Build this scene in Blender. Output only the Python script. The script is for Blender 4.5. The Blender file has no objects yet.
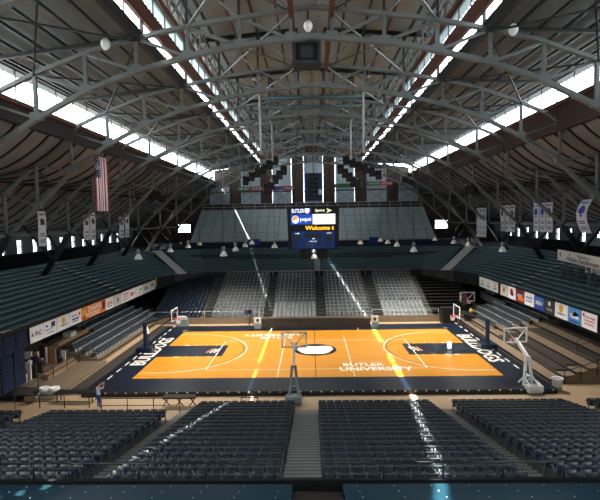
import bpy, math, random
from mathutils import Vector as V, Matrix
random.seed(7)
SC = bpy.context.scene
C = SC.collection
PI = math.pi

# ------------------------------------------------------------------ materials
def lin(c):
    r = []
    for x in c:
        x = x / 255.0
        r.append(x / 12.92 if x <= 0.04045 else ((x + 0.055) / 1.055) ** 2.4)
    return (r[0], r[1], r[2], 1.0)

MATS = {}
def mat(name, rgb, rough=0.6, metal=0.0, noise=0.0, scale=4.0, emit=0.0, coat=0.0, spec=0.5):
    if name in MATS:
        return MATS[name]
    m = bpy.data.materials.new(name)
    m.use_nodes = True
    nt = m.node_tree
    b = nt.nodes['Principled BSDF']
    col = lin(rgb)
    b.inputs['Base Color'].default_value = col
    b.inputs['Roughness'].default_value = rough
    b.inputs['Metallic'].default_value = metal
    b.inputs['Specular IOR Level'].default_value = spec
    if coat:
        b.inputs['Coat Weight'].default_value = coat
        b.inputs['Coat Roughness'].default_value = 0.12
    if emit:
        b.inputs['Emission Color'].default_value = col
        b.inputs['Emission Strength'].default_value = emit
    if noise:
        tc = nt.nodes.new('ShaderNodeTexCoord')
        n = nt.nodes.new('ShaderNodeTexNoise')
        n.inputs['Scale'].default_value = scale
        n.inputs['Detail'].default_value = 4
        nt.links.new(tc.outputs['Object'], n.inputs['Vector'])
        mx = nt.nodes.new('ShaderNodeMix'); mx.data_type = 'RGBA'
        mx.inputs[6].default_value = tuple(c * (1 - noise) for c in col[:3]) + (1,)
        mx.inputs[7].default_value = tuple(min(1, c * (1 + noise)) for c in col[:3]) + (1,)
        nt.links.new(n.outputs['Fac'], mx.inputs[0])
        nt.links.new(mx.outputs[2], b.inputs['Base Color'])
    MATS[name] = m
    return m

def brickmat(name, c1, c2, cm, bw, rh, mortar, rough=0.7, coat=0.0, vertical=None, offset=0.5):
    m = bpy.data.materials.new(name); m.use_nodes = True
    nt = m.node_tree; b = nt.nodes['Principled BSDF']
    b.inputs['Roughness'].default_value = rough
    if coat:
        b.inputs['Coat Weight'].default_value = coat
        b.inputs['Coat Roughness'].default_value = 0.15
    tc = nt.nodes.new('ShaderNodeTexCoord')
    src = tc.outputs['Object']
    if vertical:
        sep = nt.nodes.new('ShaderNodeSeparateXYZ'); cmb = nt.nodes.new('ShaderNodeCombineXYZ')
        nt.links.new(src, sep.inputs[0])
        nt.links.new(sep.outputs[vertical[0]], cmb.inputs[0])
        nt.links.new(sep.outputs[vertical[1]], cmb.inputs[1])
        src = cmb.outputs[0]
    br = nt.nodes.new('ShaderNodeTexBrick')
    br.offset = offset
    br.inputs['Color1'].default_value = lin(c1); br.inputs['Color2'].default_value = lin(c2)
    br.inputs['Mortar'].default_value = lin(cm); br.inputs['Scale'].default_value = 1.0
    br.inputs['Brick Width'].default_value = bw; br.inputs['Row Height'].default_value = rh
    br.inputs['Mortar Size'].default_value = mortar
    nt.links.new(src, br.inputs['Vector'])
    nt.links.new(br.outputs['Color'], b.inputs['Base Color'])
    MATS[name] = m
    return m

def glassmat(name, tint=(1, 1, 1), gloss=0.06):
    m = bpy.data.materials.new(name); m.use_nodes = True
    nt = m.node_tree; nt.nodes.clear()
    o = nt.nodes.new('ShaderNodeOutputMaterial')
    t = nt.nodes.new('ShaderNodeBsdfTransparent'); t.inputs[0].default_value = tint + (1,)
    g = nt.nodes.new('ShaderNodeBsdfGlossy'); g.inputs['Roughness'].default_value = 0.08
    mx = nt.nodes.new('ShaderNodeMixShader'); mx.inputs[0].default_value = gloss
    nt.links.new(t.outputs[0], mx.inputs[1]); nt.links.new(g.outputs[0], mx.inputs[2])
    nt.links.new(mx.outputs[0], o.inputs[0])
    MATS[name] = m
    return m

def clothmat(name, rgb, trans=0.5):
    m = bpy.data.materials.new(name); m.use_nodes = True
    nt = m.node_tree; nt.nodes.clear()
    o = nt.nodes.new('ShaderNodeOutputMaterial')
    d = nt.nodes.new('ShaderNodeBsdfDiffuse'); d.inputs[0].default_value = lin(rgb)
    t = nt.nodes.new('ShaderNodeBsdfTranslucent'); t.inputs[0].default_value = lin(rgb)
    mx = nt.nodes.new('ShaderNodeMixShader'); mx.inputs[0].default_value = trans
    nt.links.new(d.outputs[0], mx.inputs[1]); nt.links.new(t.outputs[0], mx.inputs[2])
    nt.links.new(mx.outputs[0], o.inputs[0])
    MATS[name] = m
    return m

M = MATS
mat('steel', (102, 108, 106), 0.5, 0.1, 0.35, 1.2)
mat('steel_dark', (34, 36, 36), 0.6, 0.1, 0.3, 1.5)
mat('black_steel', (14, 15, 17), 0.5)
mat('parapet_black', (9, 12, 14), 0.9, spec=0.1)
mat('rust_steel', (88, 48, 32), 0.7, 0.0, 0.3, 1.0)
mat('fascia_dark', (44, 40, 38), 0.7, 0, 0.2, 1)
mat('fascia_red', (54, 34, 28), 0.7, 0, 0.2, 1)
mat('sheet', (150, 162, 166), 0.6, 0.0, 0.22, 0.25)
mat('sheet_dark', (116, 122, 122), 0.75, 0.0, 0.3, 0.2)
mat('soffit', (106, 102, 100), 0.8, 0.0, 0.25, 0.35)
mat('concrete', (178, 152, 122), 0.6, 0.0, 0.15, 0.6)
mat('wall_grey', (92, 96, 96), 0.8, 0, 0.15, 0.6)
mat('concrete_grey', (160, 162, 158), 0.75, 0.0, 0.2, 0.8)
mat('tread_grey', (96, 96, 92), 0.75, 0.0, 0.2, 0.9)
mat('tier_floor', (40, 54, 58), 0.8, 0.0, 0.2, 0.8)
mat('teal_bench', (76, 102, 110), 0.5, 0.0, 0.18, 0.9)
mat('teal_bench_dark', (20, 50, 64), 0.3, 0.0, 0.15, 0.9)
mat('teal_wall', (44, 62, 68), 0.7, 0.0, 0.15, 0.6)
mat('navy_seat', (20, 38, 60), 0.45, 0.0, 0.1, 3.0)
mat('navy_seat_dark', (12, 20, 30), 0.4, 0.0, 0.1, 3.0)
mat('seat_frame', (96, 102, 102), 0.4, 0.4)
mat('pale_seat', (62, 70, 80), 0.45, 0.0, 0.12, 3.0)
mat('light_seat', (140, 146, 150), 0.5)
mat('pale_frame', (176, 180, 180), 0.45)
mat('white', (235, 236, 238), 0.5)
mat('white_paint', (236, 232, 222), 0.3)
mat('off_white', (200, 200, 196), 0.6, 0.0, 0.08, 2.0)
mat('black', (10, 11, 13), 0.5)
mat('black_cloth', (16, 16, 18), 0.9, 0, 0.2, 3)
mat('navy', (12, 30, 54), 0.35, coat=0.3)
mat('navy_paint', (9, 23, 40), 0.4, coat=0.06, spec=0.25)
mat('navy_cloth', (18, 32, 60), 0.9, 0, 0.2, 3)
mat('royal', (28, 62, 150), 0.5)
mat('navy_blue', (18, 46, 92), 0.6)
mat('sky_blue', (70, 140, 200), 0.5)
mat('red', (178, 34, 40), 0.5)
mat('rim_orange', (216, 78, 50), 0.45)
mat('orange', (226, 130, 40), 0.5)
mat('yellow', (222, 178, 50), 0.5)
mat('green', (28, 92, 58), 0.6)
mat('purple', (70, 44, 110), 0.6)
mat('sign_red', (128, 30, 44), 0.6)
mat('charcoal', (46, 50, 54), 0.6)
mat('brown_front', (50, 43, 40), 0.6, 0, 0.1, 2)
mat('tan_board', (150, 122, 92), 0.6, 0, 0.2, 1.5)
mat('mat_dark', (50, 44, 40), 0.85, 0, 0.2, 1.5)
mat('deck_tan', (120, 104, 86), 0.7, 0, 0.2, 1.2)
mat('cardboard', (150, 112, 76), 0.8, 0, 0.15, 3)
mat('grey_panel', (120, 132, 134), 0.8, 0.0, 0.06, 0.5)
mat('teal_pipe', (66, 92, 94), 0.5, 0.2)
mat('lamp_white', (235, 235, 228), 0.35)
mat('lamp_glow', (255, 244, 222), 0.4, emit=4.0)
mat('led_amber', (255, 190, 40), 0.4, emit=1.6)
mat('screen_white', (250, 250, 255), 0.4, emit=1.1)
mat('screen_blue', (36, 78, 176), 0.4, emit=0.75)
mat('screen_navy', (26, 36, 104), 0.4, emit=0.7)
mat('board_blue', (14, 50, 118), 0.45, emit=0.25)
mat('screen_text', (240, 244, 250), 0.4, emit=1.0)
mat('screen_orange', (240, 150, 40), 0.4, emit=0.9)
mat('screen_cream', (245, 240, 190), 0.4, emit=1.0)
mat('skin', (196, 146, 118), 0.5)
mat('hair', (40, 30, 24), 0.7)
mat('shirt', (206, 202, 222), 0.8)
mat('jeans', (40, 78, 130), 0.85, 0, 0.1, 10)
mat('shoe', (30, 26, 26), 0.6)
glassmat('glass')
glassmat('board_glass', (0.95, 0.97, 0.98), 0.04)
clothmat('curtain', (170, 182, 188), 0.05)
clothmat('net', (230, 230, 230), 0.3)
clothmat('banner_cloth', (214, 216, 222), 0.35)
brickmat('wood', (208, 144, 40), (196, 131, 33), (176, 114, 30), 2.2, 0.12, 0.004, 0.3, 0.35)
brickmat('brick', (78, 62, 52), (64, 50, 42), (74, 66, 60), 0.5, 0.18, 0.02, 0.85, vertical=(0, 2))
brickmat('bank_tarp', (168, 182, 184), (160, 175, 178), (140, 152, 155), 2.05, 1.1, 0.03, 0.8, offset=0.0)

# ------------------------------------------------------------------ mesh builder
class MB:
    def __init__(s):
        s.v = []; s.f = []; s.m = []; s.sm = []
    def face(s, idx, m=0, sm=False):
        s.f.append(idx); s.m.append(m); s.sm.append(sm)
    def poly(s, pts, m=0):
        b = len(s.v); s.v += [tuple(p) for p in pts]
        s.face(list(range(b, b + len(pts))), m)
    def box(s, x0, x1, y0, y1, z0, z1, m=0):
        b = len(s.v)
        s.v += [(x0,y0,z0),(x1,y0,z0),(x1,y1,z0),(x0,y1,z0),(x0,y0,z1),(x1,y0,z1),(x1,y1,z1),(x0,y1,z1)]
        for q in ((3,2,1,0),(4,5,6,7),(0,1,5,4),(1,2,6,5),(2,3,7,6),(3,0,4,7)):
            s.face([b + i for i in q], m)
        return s
    def bar(s, p, q, w, h, m=0, up=V((0,0,1))):
        p = V(p); q = V(q); d = (q - p)
        if d.length < 1e-6: return s
        d.normalize()
        if abs(d.dot(up)) > 0.98: up = V((0,1,0)) if abs(d.y) < 0.9 else V((1,0,0))
        x = d.cross(up).normalized() * (w / 2); z = x.cross(d).normalized() * (h / 2)
        b = len(s.v)
        for e in (p, q):
            for a, c in ((-1,-1),(1,-1),(1,1),(-1,1)):
                s.v.append(tuple(e + x * a + z * c))
        for f in ((0,1,2,3),(7,6,5,4),(0,4,5,1),(1,5,6,2),(2,6,7,3),(3,7,4,0)):
            s.face([b + i for i in f], m)
        return s
    def path(s, pts, w, h, m=0):
        for a, c in zip(pts[:-1], pts[1:]): s.bar(a, c, w, h, m)
        return s
    def tube(s, p, q, r, n=8, m=0, r2=None, caps=True):
        p = V(p); q = V(q); r2 = r if r2 is None else r2
        d = (q - p).normalized()
        up = V((0,0,1)) if abs(d.z) < 0.95 else V((1,0,0))
        x = d.cross(up).normalized(); y = d.cross(x).normalized()
        b = len(s.v)
        for e, rr in ((p, r), (q, r2)):
            for i in range(n):
                a = 2 * PI * i / n
                s.v.append(tuple(e + (x * math.cos(a) + y * math.sin(a)) * rr))
        for i in range(n):
            j = (i + 1) % n
            s.face([b + i, b + j, b + n + j, b + n + i], m, True)
        if caps:
            s.face([b + i for i in range(n)][::-1], m); s.face([b + n + i for i in range(n)], m)
        return s
    def tpath(s, pts, r, n=8, m=0):
        for a, c in zip(pts[:-1], pts[1:]): s.tube(a, c, r, n, m)
        return s
    def lathe(s, prof, c, n=14, m=0):
        b = len(s.v); k = len(prof)
        for (r, z) in prof:
            for i in range(n):
                a = 2 * PI * i / n
                s.v.append((c[0] + r * math.cos(a), c[1] + r * math.sin(a), c[2] + z))
        for j in range(k - 1):
            for i in range(n):
                i2 = (i + 1) % n
                s.face([b + j*n + i, b + j*n + i2, b + (j+1)*n + i2, b + (j+1)*n + i], m, True)
        return s
    def extrude(s, pts, off, m=0):
        n = len(pts); off = V(off); b = len(s.v)
        s.v += [tuple(p) for p in pts] + [tuple(V(p) + off) for p in pts]
        s.face([b + i for i in range(n)][::-1], m); s.face([b + n + i for i in range(n)], m)
        for i in range(n):
            j = (i + 1) % n
            s.face([b + i, b + j, b + n + j, b + n + i], m)
        return s
    def grid(s, fn, nu, nv, m=0, t=None, sm=True):
        """surface fn(u,v) u,v in 0..1; t = thickness vector function or None"""
        b = len(s.v)
        for i in range(nu + 1):
            for j in range(nv + 1):
                s.v.append(tuple(fn(i / nu, j / nv)))
        w = nv + 1
        for i in range(nu):
            for j in range(nv):
                s.face([b + i*w + j, b + (i+1)*w + j, b + (i+1)*w + j + 1, b + i*w + j + 1], m, sm)
        if t is not None:
            t = V(t); c = len(s.v); n = (nu + 1) * (nv + 1)
            s.v += [tuple(V(s.v[b + k]) + t) for k in range(n)]
            for i in range(nu):
                for j in range(nv):
                    s.face([c + i*w + j + 1, c + (i+1)*w + j + 1, c + (i+1)*w + j, c + i*w + j], m, sm)
            for i in range(nu):
                for j in (0, nv):
                    s.face([b + i*w + j, b + (i+1)*w + j, c + (i+1)*w + j, c + i*w + j], m)
            for j in range(nv):
                for i in (0, nu):
                    s.face([b + i*w + j, b + i*w + j + 1, c + i*w + j + 1, c + i*w + j], m)
        return s
    def add(s, o, mtx=None, m=None):
        b = len(s.v)
        s.v += [tuple(mtx @ V(p)) for p in o.v] if mtx else list(o.v)
        for f, mi, sm in zip(o.f, o.m, o.sm): s.face([b + i for i in f], mi if m is None else m, sm)
        return s

def obj(name, mb, mats, parent=None, org=None, local=False):
    """mb in world coordinates unless local; org = world origin for the object"""
    me = bpy.data.meshes.new(name)
    if local: o0 = V((0,0,0))
    elif parent is not None:
        o0 = V(parent['_o']) if '_o' in parent else V((0,0,0))
    elif org is not None: o0 = V(org)
    else:
        xs = [p[0] for p in mb.v]; ys = [p[1] for p in mb.v]; zs = [p[2] for p in mb.v]
        o0 = V(((min(xs)+max(xs))/2, (min(ys)+max(ys))/2, min(zs)))
    me.from_pydata([tuple(V(p) - o0) for p in mb.v], [], mb.f)
    if not isinstance(mats, (list, tuple)): mats = [mats]
    for k in mats: me.materials.append(M[k] if isinstance(k, str) else k)
    me.polygons.foreach_set('material_index', mb.m)
    me.polygons.foreach_set('use_smooth', mb.sm)
    me.update()
    o = bpy.data.objects.new(name, me); C.objects.link(o)
    if parent is not None: o.parent = parent
    elif not local: o.location = o0
    if parent is not None and '_o' in parent: o['_o'] = list(o0)
    elif parent is None: o['_o'] = list(o0)
    return o

def thing(name, label, cat, loc=(0,0,0), group=None):
    o = bpy.data.objects.new(name, None); C.objects.link(o)
    o.empty_display_size = 0.2
    o.location = loc; o['label'] = label; o['category'] = cat; o['_o'] = list(loc)
    if group: o['group'] = group
    return o
def tag(o, label, cat, group=None, kind=None):
    o['label'] = label; o['category'] = cat
    if group: o['group'] = group
    if kind: o['kind'] = kind
    return o
def struct(name, mb, mats, parent=None):
    o = obj(name, mb, mats, parent)
    if parent is None: o['kind'] = 'structure'
    return o
ORD = ['first','second','third','fourth','fifth','sixth','seventh','eighth','ninth','tenth','eleventh','twelfth',
       'thirteenth','fourteenth','fifteenth','sixteenth','seventeenth','eighteenth','nineteenth','twentieth']
def nth(i):
    if i < len(ORD): return ORD[i]
    n = i + 1
    return '%d%s' % (n, {1:'st',2:'nd',3:'rd'}.get(n % 10 if n % 100 not in (11,12,13) else 0, 'th'))

# text: returns MB in XY plane, unit box -0.5..0.5
_TX = {}
def text_mb(s, extrude=0.0):
    if s in _TX: return _TX[s]
    cu = bpy.data.curves.new('lettering', 'FONT'); cu.body = s; cu.align_x = 'LEFT'
    cu.resolution_u = 2
    cu.offset = 0.022
    ob = bpy.data.objects.new('lettering', cu); C.objects.link(ob)
    bpy.context.view_layer.update()
    me = bpy.data.meshes.new_from_object(ob.evaluated_get(bpy.context.evaluated_depsgraph_get()))
    mb = MB()
    xs = [v.co.x for v in me.vertices]; ys = [v.co.y for v in me.vertices]
    x0, x1, y0, y1 = min(xs), max(xs), min(ys), max(ys)
    mb.v = [((v.co.x - x0) / (x1 - x0) - 0.5, (v.co.y - y0) / (y1 - y0) - 0.5, 0) for v in me.vertices]
    for p in me.polygons: mb.face(list(p.vertices))
    bpy.data.objects.remove(ob); bpy.data.curves.remove(cu); bpy.data.meshes.remove(me)
    _TX[s] = mb
    return mb
def text(mb, s, c, xd, yd, w, h, m=0):
    xd = V(xd).normalized(); yd = V(yd).normalized(); z = xd.cross(yd)
    mt = Matrix(((xd.x*w, yd.x*h, z.x, c[0]), (xd.y*w, yd.y*h, z.y, c[1]), (xd.z*w, yd.z*h, z.z, c[2]), (0,0,0,1)))
    mb.add(text_mb(s), mt, m); return mb
def disc(mb, c, xd, yd, rx, ry, m=0, n=20, a0=0, a1=2*PI):
    xd = V(xd); yd = V(yd); c = V(c)
    k = n if abs(a1 - a0 - 2*PI) < 1e-6 else n + 1
    mb.poly([c + xd*rx*math.cos(a0+(a1-a0)*i/n) + yd*ry*math.sin(a0+(a1-a0)*i/n) for i in range(k)], m); return mb
def quad(mb, c, xd, yd, w, h, m=0):
    xd = V(xd)*w/2; yd = V(yd)*h/2; c = V(c)
    mb.poly([c-xd-yd, c+xd-yd, c+xd+yd, c-xd+yd], m); return mb

FZ = -0.35          # arena concrete level; court deck top is z = 0
X3, Y3, Z3 = V((1,0,0)), V((0,1,0)), V((0,0,1))

# ================================================================== SETTING
YN, YF = -54.0, 50.5
struct('floor', MB().box(-37, 37, YN, YF + 1, FZ - 0.4, FZ), 'concrete')

# ---- upper bowl (tier)
FRONT = [(-21.2,-29.8),(-21.2,18.4),(-19.6,22.2),(-15.6,24.4),(-11,25.0),(11,25.0),(15.6,24.4),(19.6,22.2),(21.2,18.4),(21.2,-29.8)]
NR, RUN, RISE, TZ = 12, 0.76, 0.25, 4.6
def offs(d):
    P = [V((x, y, 0)) for x, y in FRONT]; out = []
    def nrm(a, b):
        t = (b - a).normalized(); return V((-t.y, t.x, 0))
    for i in range(len(P)):
        if i == 0: n = nrm(P[0], P[1]); out.append(P[i] + n*d); continue
        if i == len(P)-1: n = nrm(P[-2], P[-1]); out.append(P[i] + n*d); continue
        n1 = nrm(P[i-1], P[i]); n2 = nrm(P[i], P[i+1]); b = (n1+n2).normalized()
        out.append(P[i] + b * (d / b.dot(n1)))
    return out
def sweep(mb, d0, d1, z0, z1, m=0, a=None, b=None):
    A = cut(d0, a, b) if a else offs(d0); B = cut(d1, a, b) if a else offs(d1)
    n = len(A)
    for i in range(n - 1):
        p, q, r, s = A[i], A[i+1], B[i+1], B[i]
        lo = [V((k.x,k.y,z0)) for k in (p,q,r,s)]; hi = [V((k.x,k.y,z1)) for k in (p,q,r,s)]
        mb.poly(hi, m); mb.poly(lo[::-1], m)
        mb.poly([lo[0],lo[1],hi[1],hi[0]], m); mb.poly([lo[2],lo[3],hi[3],hi[2]], m)
        if i == 0: mb.poly([lo[3],lo[0],hi[0],hi[3]], m)
        if i == n-2: mb.poly([lo[1],lo[2],hi[2],hi[1]], m)
    return mb
def cut(d, a, b):
    P = offs(d)
    def pt(e):
        sg, k, v = e
        p, q = P[sg], P[sg+1]
        if k == 'y': v = v(d) if callable(v) else v; t = (v - p.y)/(q.y - p.y)
        elif k == 'x': t = (v - p.x)/(q.x - p.x)
        else: t = v
        return p.lerp(q, t)
    return [pt(a)] + [P[i] for i in range(a[0]+1, b[0]+1)] + [pt(b)]
tb = MB()
for i in range(NR):
    sweep(tb, RUN*i, RUN*(i+1) if i < NR-1 else RUN*i+1.6, TZ + RISE*(i-1) - (0.35 if i == 0 else 0), TZ + RISE*i)
struct('floor_tier', tb, 'tier_floor')
tb = MB(); sweep(tb, -0.05, 0.12, 3.2, TZ + 0.12)
struct('trim_1', tb, 'black_steel')
# concourse behind the tier and the lower back walls under it
tb = MB()
tb.box(-36, -29.9, -29.8, YF, 7.0, 7.3); tb.box(29.9, 36, -29.8, YF, 7.0, 7.3); tb.box(-29.9, 29.9, 33.5, YF, 7.0, 7.3)
struct('floor_concourse', tb, 'tier_floor')
struct('wall_lower_left', MB().box(-28.6, -28.3, -30, 30, FZ, 6.9), 'teal_wall')
struct('wall_lower_right', MB().box(28.3, 28.6, -30, 30, FZ, 6.9), 'teal_wall')
struct('wall_lower_back', MB().box(-28.3, 28.3, 29.6, 29.9, FZ, 6.9), 'teal_wall')
# near tier, below the camera
NTZ = 4.18
tb = MB()
for i in range(14):
    y = -29.8 - RUN*i
    tb.box(-21.2, 21.2, y - RUN, y, NTZ + 0.3*(i-1) - 0.3, NTZ + 0.3*i)
tb.box(-21.2, 21.2, -29.8, -29.68, 2.9, NTZ + 0.36, 1)
struct('floor_near_tier', tb, ['tier_floor', 'black_steel'])
struct('wall_front', MB().box(-37, 37, YN - 0.3, YN, FZ, 28), 'teal_wall')

# ---- roof profile
OWX, IWX = 19.3, 10.1
def sill(s): return 20.2 if s < 0 else 20.95
def OT(s): return 22.15 if s < 0 else 22.7
IWB, IWT = 23.35, 26.35
EX, EZ = 36.0, 11.3
def low(t):                       # lower side roof, t 0 at window sill .. 1 at outer wall: two hanging swags
    if t < 0.5:
        u = t * 2; return OWX + 0.1 + (27.6 - OWX - 0.1) * u, 18.9 + (16.1 - 18.9) * u - 1.15 * math.sin(PI * u ** 0.9)
    u = t * 2 - 1; return 27.6 + (EX - 27.6) * u, 16.1 + (EZ - 16.1) * u - 0.75 * math.sin(PI * u)
def roofz(x):
    x = abs(x)
    if x <= IWX: return 27.3 - 0.08 * x
    if x <= OWX: return 23.3 - (x - IWX) * 0.13
    if x < 27.6: return 18.9 + (16.1 - 18.9) * (x - OWX) / (27.6 - OWX) + 0.1
    return 16.1 + (EZ - 16.1) * (min(x, EX) - 27.6) / (EX - 27.6) + 0.2

def corr(mb, xa, za, xb, zb, y0, y1, per=0.5, amp=0.06, m=0):
    n = int((y1 - y0) / per * 2)
    b = len(mb.v)
    for i in range(n + 1):
        y = y0 + (y1 - y0) * i / n; dz = amp if i % 2 else -amp
        mb.v += [(xa, y, za + dz), (xb, y, zb + dz)]
    for i in range(n): mb.face([b+2*i, b+2*i+1, b+2*i+3, b+2*i+2], m)
    b = len(mb.v)
    mb.v += [(xa,y0,za+0.25),(xb,y0,zb+0.25),(xb,y1,zb+0.25),(xa,y1,za+0.25)]
    mb.face([b,b+1,b+2,b+3], m)
    return mb
for s in (-1, 1):
    struct('ceiling_center', corr(MB(), 0, 27.3, s*(IWX + 0.8), 26.47, YN, YF + 0.5, 0.62, 0.08), 'sheet')
    struct('ceiling_middle', corr(MB(), s*(IWX + 0.02), 23.2, s*(OWX + 1.05), OT(s) + 0.1, YN, YF + 0.5), 'sheet_dark')

# arches' stations
AY = [-24.9 + 9.8*k for k in range(8)]
BAY = [-34.7] + AY + [YF + 0.1]
for s, nm in ((-1, 'left'), (1, 'right')):
    for k in range(len(BAY) - 1):
        y0, y1 = BAY[k], BAY[k+1]
        def sag(v): return 0.15 * math.sin(PI * v)
        def fn(u, v, y0=y0, y1=y1, s=s):
            x, z = low(u); return V((s*x, y0 + (y1-y0)*v, z - sag(v) * math.sin(PI*u) ** 0.8))
        mb = MB(); mb.grid(fn, 24, 4, 0, (0, 0, 0.12))
        cp = struct('ceiling_' + nm, mb, 'soffit')
        nrib = 5
        for r in range(nrib):
            v = (r + 0.5) / nrib
            rb = MB(); pts = [fn(u/24, v) + V((0,0,-0.06)) for u in range(25)]
            rb.path(pts, 0.11, 0.16)
            obj('rib', rb, 'black_steel', cp)

# side walls (upper), windows in them
for s, nm in ((-1, 'left'), (1, 'right')):
    wb = MB()
    x0, x1 = sorted((s*36.0, s*36.3))
    wb.box(x0, x1, YN, YF, 6.9, 8.5); wb.box(x0, x1, YN, YF, 10.3, 11.6)
    ys = []
    y = -24.0
    while y < YF - 3:
        ys.append(y); y += 3.27
    for y in ys: wb.box(x0, x1, y - 1.1, y + 1.1, 8.5, 10.3)
    wb.box(x0, x1, YN, ys[0] - 0.9, 8.5, 10.3); wb.box(x0, x1, ys[-1] + 0.9, YF, 8.5, 10.3)
    struct('wall_' + nm, wb, 'wall_grey')
    for a, b in zip(ys[:-1], ys[1:]):
        fb = MB()
        xm = s*36.1
        for z in (8.55, 9.4, 10.25): fb.box(xm-0.05, xm+0.05, a+1.1, b-1.1, z-0.05, z+0.05)
        for q in range(3):
            yy = a + 1.14 + (b - a - 2.28) * q / 2; fb.box(xm-0.05, xm+0.05, yy-0.04, yy+0.04, 8.5, 10.3)
        w = struct('window_1', fb, 'steel_dark')
        gb = MB().box(xm-0.01, xm+0.01, a+1.1, b-1.1, 8.5, 10.3); obj('pane', gb, 'glass', w)

# clerestory windows
WN = 2
for s, nm in ((-1, 'left'), (1, 'right')):
    for inner in (0, 1):
        X = s * (IWX if inner else OWX); zb, zt = (IWB, IWT) if inner else (sill(s), OT(s))
        fb = MB()
        fb.box(X-0.08, X+0.08, YN, YF, zb-0.06, zb+0.06); fb.box(X-0.08, X+0.08, YN, YF, zt-0.06, zt+0.06)
        y = YN
        while y < YF:
            fb.box(X-0.04, X+0.04, y-0.025, y+0.025, zb, zt); y += 2.45
        w = struct('window_%d' % WN, fb, 'steel_dark'); WN += 1
        obj('pane', MB().box(X-0.008, X+0.008, YN, YF, zb, zt), 'glass', w)
    # fascia below the outer windows, head beam above
    x0, x1 = sorted((s*(OWX-0.15), s*(OWX+0.25)))
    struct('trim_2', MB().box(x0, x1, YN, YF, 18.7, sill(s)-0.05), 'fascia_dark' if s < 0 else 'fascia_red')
    x0, x1 = sorted((s*(OWX-0.35), s*(OWX+0.1)))
    struct('trim_3', MB().box(x0, x1, YN, YF, OT(s) + 0.02, OT(s) + 0.45), 'steel_dark')
    x0, x1 = sorted((s*(IWX-0.1), s*(IWX+0.25)))
    struct('trim_4', MB().box(x0, x1, YN, YF, 22.7, IWB-0.04), 'steel_dark')
    x0, x1 = sorted((s*(IWX-0.35), s*(IWX-0.1)))
    struct('trim_9', MB().box(x0, x1, YN, YF, 23.88, 24.95), 'rust_steel')
    struct('trim_5', MB().box(x0, x1, YN, YF, IWT, IWT + 0.2), 'steel_dark')
    # sunlit conduit running along the fascia
    t = obj('roof_pipe', MB().tube((s*(OWX-0.35), -40, sill(s)-0.3), (s*(OWX-0.35), YF-0.2, sill(s)-0.3), 0.11, 8), 'rust_steel')
    tag(t, 'rust coloured pipe running along the sill of the %s outer skylight' % nm, 'pipe')

# end wall with tall curtained windows
WX = [0.4 + 6.25*k for k in range(-3, 4)]
TOPZ = [19.0, 22.0, 24.4, 24.9, 24.4, 22.0, 19.0]
HW = 2.05; WB = 15.4
wb = MB()
def col(xa, xb, z0, z1=None, m=0):
    ta = roofz(xa) if z1 is None else z1; tb_ = roofz(xb) if z1 is None else z1
    pts = [V((xa, YF, z0)), V((xb, YF, z0)), V((xb, YF, tb_)), V((xa, YF, ta))]
    wb.extrude(pts, (0, 0.5, 0), m)
edges = sorted(set([-36.3, 36.3, -OWX-0.01, -OWX, OWX, OWX+0.01, -IWX-0.01, -IWX, IWX, IWX+0.01, 0, -27,-24.4,27,24.4,-32,32,-27.6,27.6] +
                   [w - HW for w in WX] + [w + HW for w in WX]))
for a, b in zip(edges[:-1], edges[1:]):
    mid = (a + b) / 2
    wi = [k for k, w in enumerate(WX) if abs(mid - w) < HW]
    if abs(mid) > 24.4 and abs(mid) < 27:
        col(a, b, 7.0, 9.9); col(a, b, 11.65); continue
    if wi:
        col(a, b, 7.0, WB); col(a, b, TOPZ[wi[0]])
    else: col(a, b, 7.0)
struct('wall_back', wb, 'brick')
for k, w in enumerate(WX):
    fb = MB(); t = TOPZ[k]
    for x in (w-HW+0.06, w, w+HW-0.06): fb.box(x-0.06, x+0.06, YF+0.2, YF+0.3, WB, t)
    for z in (WB+0.06, WB+2.4, t-0.06): fb.box(w-HW, w+HW, YF+0.2, YF+0.3, z-0.06, z+0.06)
    fb.box(w-HW-0.1, w+HW+0.1, YF-0.2, YF+0.1, WB-0.25, WB)
    wn = struct('window_%d' % (6 + k), fb, 'steel_dark')
    obj('pane', MB().box(w-HW, w+HW, YF+0.24, YF+0.26, WB, t), 'glass', wn)
    l = ['leftmost tall','second tall','third tall','middle tall','fifth tall','sixth tall','rightmost tall'][k]
    cb = MB()
    def cf(u, v, w=w, t=t, k=k): return V((w + (u-0.5)*2*(HW-(0.17 if k in (2,3,4) else 0.1)), YF+0.08+0.03*math.sin(u*40), WB+0.02+(t-WB-0.04)*v))
    cb.grid(cf, 30, 2, 0, (0, 0.012, 0))
    for a, b in (((-1, WB+0.3), (1, WB+2.3)), ((1, WB+0.3), (-1, WB+2.3))):
        cb.bar((w + a[0]*1.6, YF+0.02, a[1]), (w + b[0]*1.6, YF+0.02, b[1]), 0.05, 0.05, 1)
    cb.box(w-HW+0.2, w+HW-0.2, YF+0.0, YF+0.05, WB+2.35, WB+2.5, 1)
    tag(obj('curtain', cb, ['curtain', 'steel_dark']), 'pale grey blackout curtain over the %s window of the brick end wall' % l, 'curtain')
for s, nm in ((-1,'left'),(1,'right')):
    fb = MB(); a, b = sorted((s*24.4, s*27.0))
    for x in (a+0.05, (a+b)/2, b-0.05): fb.box(x-0.05, x+0.05, YF+0.2, YF+0.3, 9.9, 11.65)
    for z in (9.95, 10.8, 11.6): fb.box(a, b, YF+0.2, YF+0.3, z-0.05, z+0.05)
    w = struct('window_13', fb, 'steel_dark'); obj('pane', MB().box(a, b, YF+0.24, YF+0.26, 9.9, 11.65), 'glass', w)

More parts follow.
